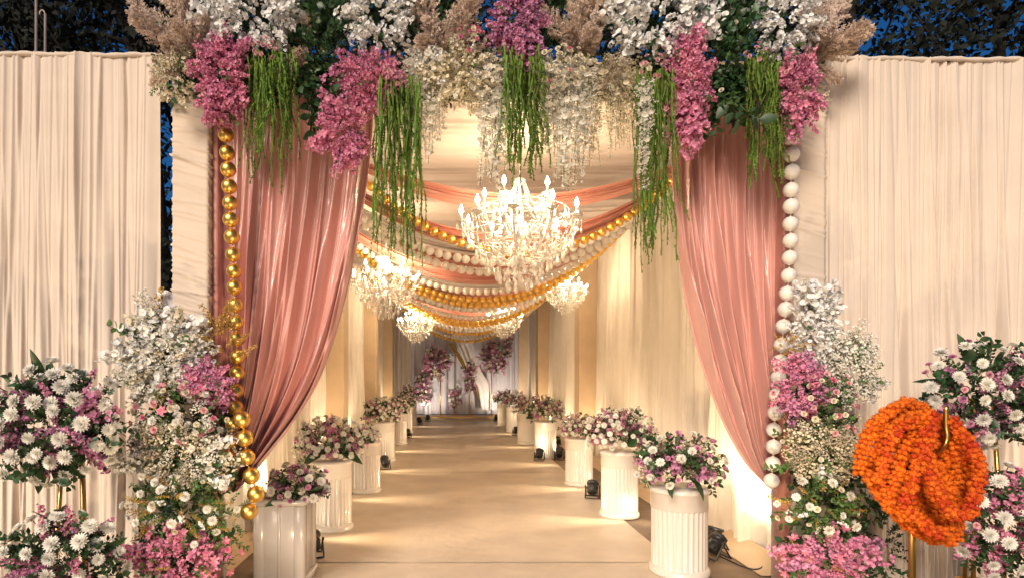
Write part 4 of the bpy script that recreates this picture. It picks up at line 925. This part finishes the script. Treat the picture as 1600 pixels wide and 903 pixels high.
# ------------------------------------------------------------------ far end
o = drape('backdrop_curtain', (-2.3, YB+.12), (3.3, YB+.12), .16, 4.0, 60, 'grey blue pleated backdrop curtain at the far end', 'curtain', X['blue'], 90, nx=320, nz=12, out=(0, -1), h=.05, slant=.05, wmax=.06)
g = G(); g.add(*bbox(-2.1, 2.78, YB-1.0, YB+.05, .0, .14, .01)); st_ = g.build('stage_platform', X['carpet']); tag(st_, kind='structure')
g = G(); g.add(*bbox(-2.1, 2.78, YB-1.03, YB-1.002, .10, .145, .005)); tag(g.build('stage_edging', X['goldst']), 'gold edging strip along the front of the far platform', 'edging')
drape('side_curtain', (-2.1, YB-2.2), (-1.45, YB-2.2), 0, 4.0, 18, 'white curtain hanging left of the far backdrop', 'curtain', X['white'], 91, nx=120, nz=12, out=(0, -1), h=.04)
def ribbon(name, label, pts, d, w_, m, cat):
    P, _ = spline([at(*p, d) for p in pts], 40); v = np.linspace(0, 1, 12); Pn = np.zeros((40, 12, 3))
    for j in range(12):
        Pn[:, j] = P; Pn[:, j, 0] += (v[j]-.5)*w_; Pn[:, j, 1] -= .03*np.sin(v[j]*18)
    g = G(); g.add(*grid(Pn)); tag(g.build(name, m), label, cat)
ribbon('cloth_ribbon', 'white cloth falling diagonally across the far backdrop', [(716, 520), (728, 545), (742, 580), (757, 605), (762, 640)], YB-.25, .5, X['white'], 'cloth')
ribbon('gold_ribbon', 'gold cloth strip slanting beside the white cloth at the far end', [(704, 536), (725, 570), (745, 605), (757, 636)], YB-.18, .18, X['gdry'], 'cloth')
FB = [(681, 568, 23, 31, 'large bouquet left of centre on the far backdrop'), (661, 600, 14, 20, 'bouquet under the large one at the left of the far backdrop'), (664, 625, 10, 12, 'lowest bouquet at the left of the far backdrop'),
      (711, 620, 11, 19, 'narrow low bouquet at the middle of the far backdrop'), (735, 590, 12, 26, 'tall narrow bouquet right of the middle of the far backdrop'), (772, 560, 26, 28, 'large bouquet at the right of the far backdrop'), (793, 540, 9, 20, 'flower tail above the right bouquet of the far backdrop')]
for k, (px, py, rx, ry, lb) in enumerate(FB):
    d = YB-.5; q = d/FPX; n = rx*ry/400
    bouquet('flower_arrangement', lb, 'bouquets on the far backdrop', at(px, py, d), (rx*q, .25, ry*q), [('leafy', int(18+12*n), .9), ('mum', int(14+14*n), 1.1), ('spikep', int(9+9*n), 1.2), ('mauve', int(7+6*n), 1.2), ('cream', int(5+4*n), 1.0)], front=.6)
def thin_stand(px, py, lb):
    p = at(px, py, YB-.5); o = empty('gold_stand', (p.x, p.y, .14), lb, 'stand', 'thin gold stands at the far end')
    g = G(); g.add(*tube([(p.x, p.y, .15), (p.x, p.y, p.z)], .02, 8)); g.build('pole', X['goldst'], o)
    g = G(); g.add(*lathe([(.2, 0), (.2, .015), (.03, .03)], 16)); g.build('base_plate', X['goldst'], o, mw=Matrix.Translation((p.x, p.y, .141)))
for px, py, lb in ((688, 575, 'thin gold pole under the large left bouquet of the far backdrop'), (711, 615, 'thin gold pole under the narrow low bouquet of the far backdrop'), (734, 590, 'thin gold pole under the tall narrow bouquet of the far backdrop'), (768, 565, 'thin gold pole under the right bouquet of the far backdrop')): thin_stand(px, py, lb)

# ------------------------------------------------------------------ poles and trees behind the walls
for (px, top, r_, lb) in ((55, -60, .011, 'tall thin pole behind the left curtain wall'), (69, 22, .010, 'short hooked pole behind the left curtain wall')):
    p = at(px, top, 4.7); g = G(); o = empty('tent_pole', (p.x, p.y, 0), lb, 'pole', 'poles behind the left curtain wall')
    g.add(*tube([(p.x, p.y, 0), (p.x, p.y, 2), (p.x+.01, p.y, p.z)], r_, 8)); g.build('rod', X['pole'], o)
    g = G(); g.add(*tube(spline([(p.x+.01, p.y, p.z-.01), (p.x-.005, p.y, p.z+.025), (p.x-.03, p.y, p.z+.02), (p.x-.035, p.y, p.z-.01)], 12)[0], r_*.7, 6)); g.build('hook', X['pole'], o)
def tree(label, px, py, d, rx, rz, nleaf, seed, lsz=.16, bx=None):
    r = np.random.default_rng(seed); c = at(px, py, d); bx = c.x+.2 if bx is None else bx; o = empty('tree', (bx, c.y, 0), label, 'tree', 'dark trees behind the entrance')
    g = G(); fork = c.z-rz*.75
    fork = max(fork, 1.2)
    P = spline([(bx, c.y, 0), (bx, c.y, fork*.55), (bx*.8+c.x*.2, c.y+.1, fork), (c.x-.1, c.y, c.z+rz*.4)], 20)[0]; g.add(*tube(P, np.linspace(.24, .05, 20), 9))
    cl = []
    for k in range(16):
        a = r.uniform(0, 6.28); h = r.uniform(-.8, .8); e = np.array((c.x+math.cos(a)*rx*.8*math.sqrt(1-h*h*.8), c.y+math.sin(a)*rx*.8, c.z+h*rz)); s = P[int(r.uniform(9, 19))]
        m_ = (s+e)/2+np.array((0, 0, .25)); g.add(*tube(spline([s, m_, e], 9)[0], np.linspace(.06, .015, 9), 5)); cl.append(e); cl.append(m_)
    g.build('trunk', X['bark'], o)
    cl = np.array(cl+[np.array((c.x+r.uniform(-1, 1)*rx, c.y+r.uniform(-1, 1)*rx*.7, c.z+r.uniform(-1, 1)*rz)) for _ in range(80)])
    n = nleaf; idx = r.integers(0, len(cl), n); Pp = cl[idx]+r.normal(0, 1, (n, 3))*np.array((.30, .30, .24))*rx/2.6
    D = r.normal(0, 1, (n, 3)); D[:, 2] -= .4; D /= np.linalg.norm(D, axis=1)[:, None]; E = np.cross(D, r.normal(0, 1, (n, 3))); E /= np.linalg.norm(E, axis=1)[:, None]
    s = lsz*r.uniform(.6, 1.2, (n, 1)); V = np.stack([Pp, Pp+D*s*.5+E*s*.3, Pp+D*s, Pp+D*s*.5-E*s*.3], 1).reshape(-1, 3)
    F = [(4*i, 4*i+1, 4*i+2, 4*i+3) for i in range(n)]; g = G(); g.add(V, F); g.build('crown', X['tleaf'], o, smooth=False)
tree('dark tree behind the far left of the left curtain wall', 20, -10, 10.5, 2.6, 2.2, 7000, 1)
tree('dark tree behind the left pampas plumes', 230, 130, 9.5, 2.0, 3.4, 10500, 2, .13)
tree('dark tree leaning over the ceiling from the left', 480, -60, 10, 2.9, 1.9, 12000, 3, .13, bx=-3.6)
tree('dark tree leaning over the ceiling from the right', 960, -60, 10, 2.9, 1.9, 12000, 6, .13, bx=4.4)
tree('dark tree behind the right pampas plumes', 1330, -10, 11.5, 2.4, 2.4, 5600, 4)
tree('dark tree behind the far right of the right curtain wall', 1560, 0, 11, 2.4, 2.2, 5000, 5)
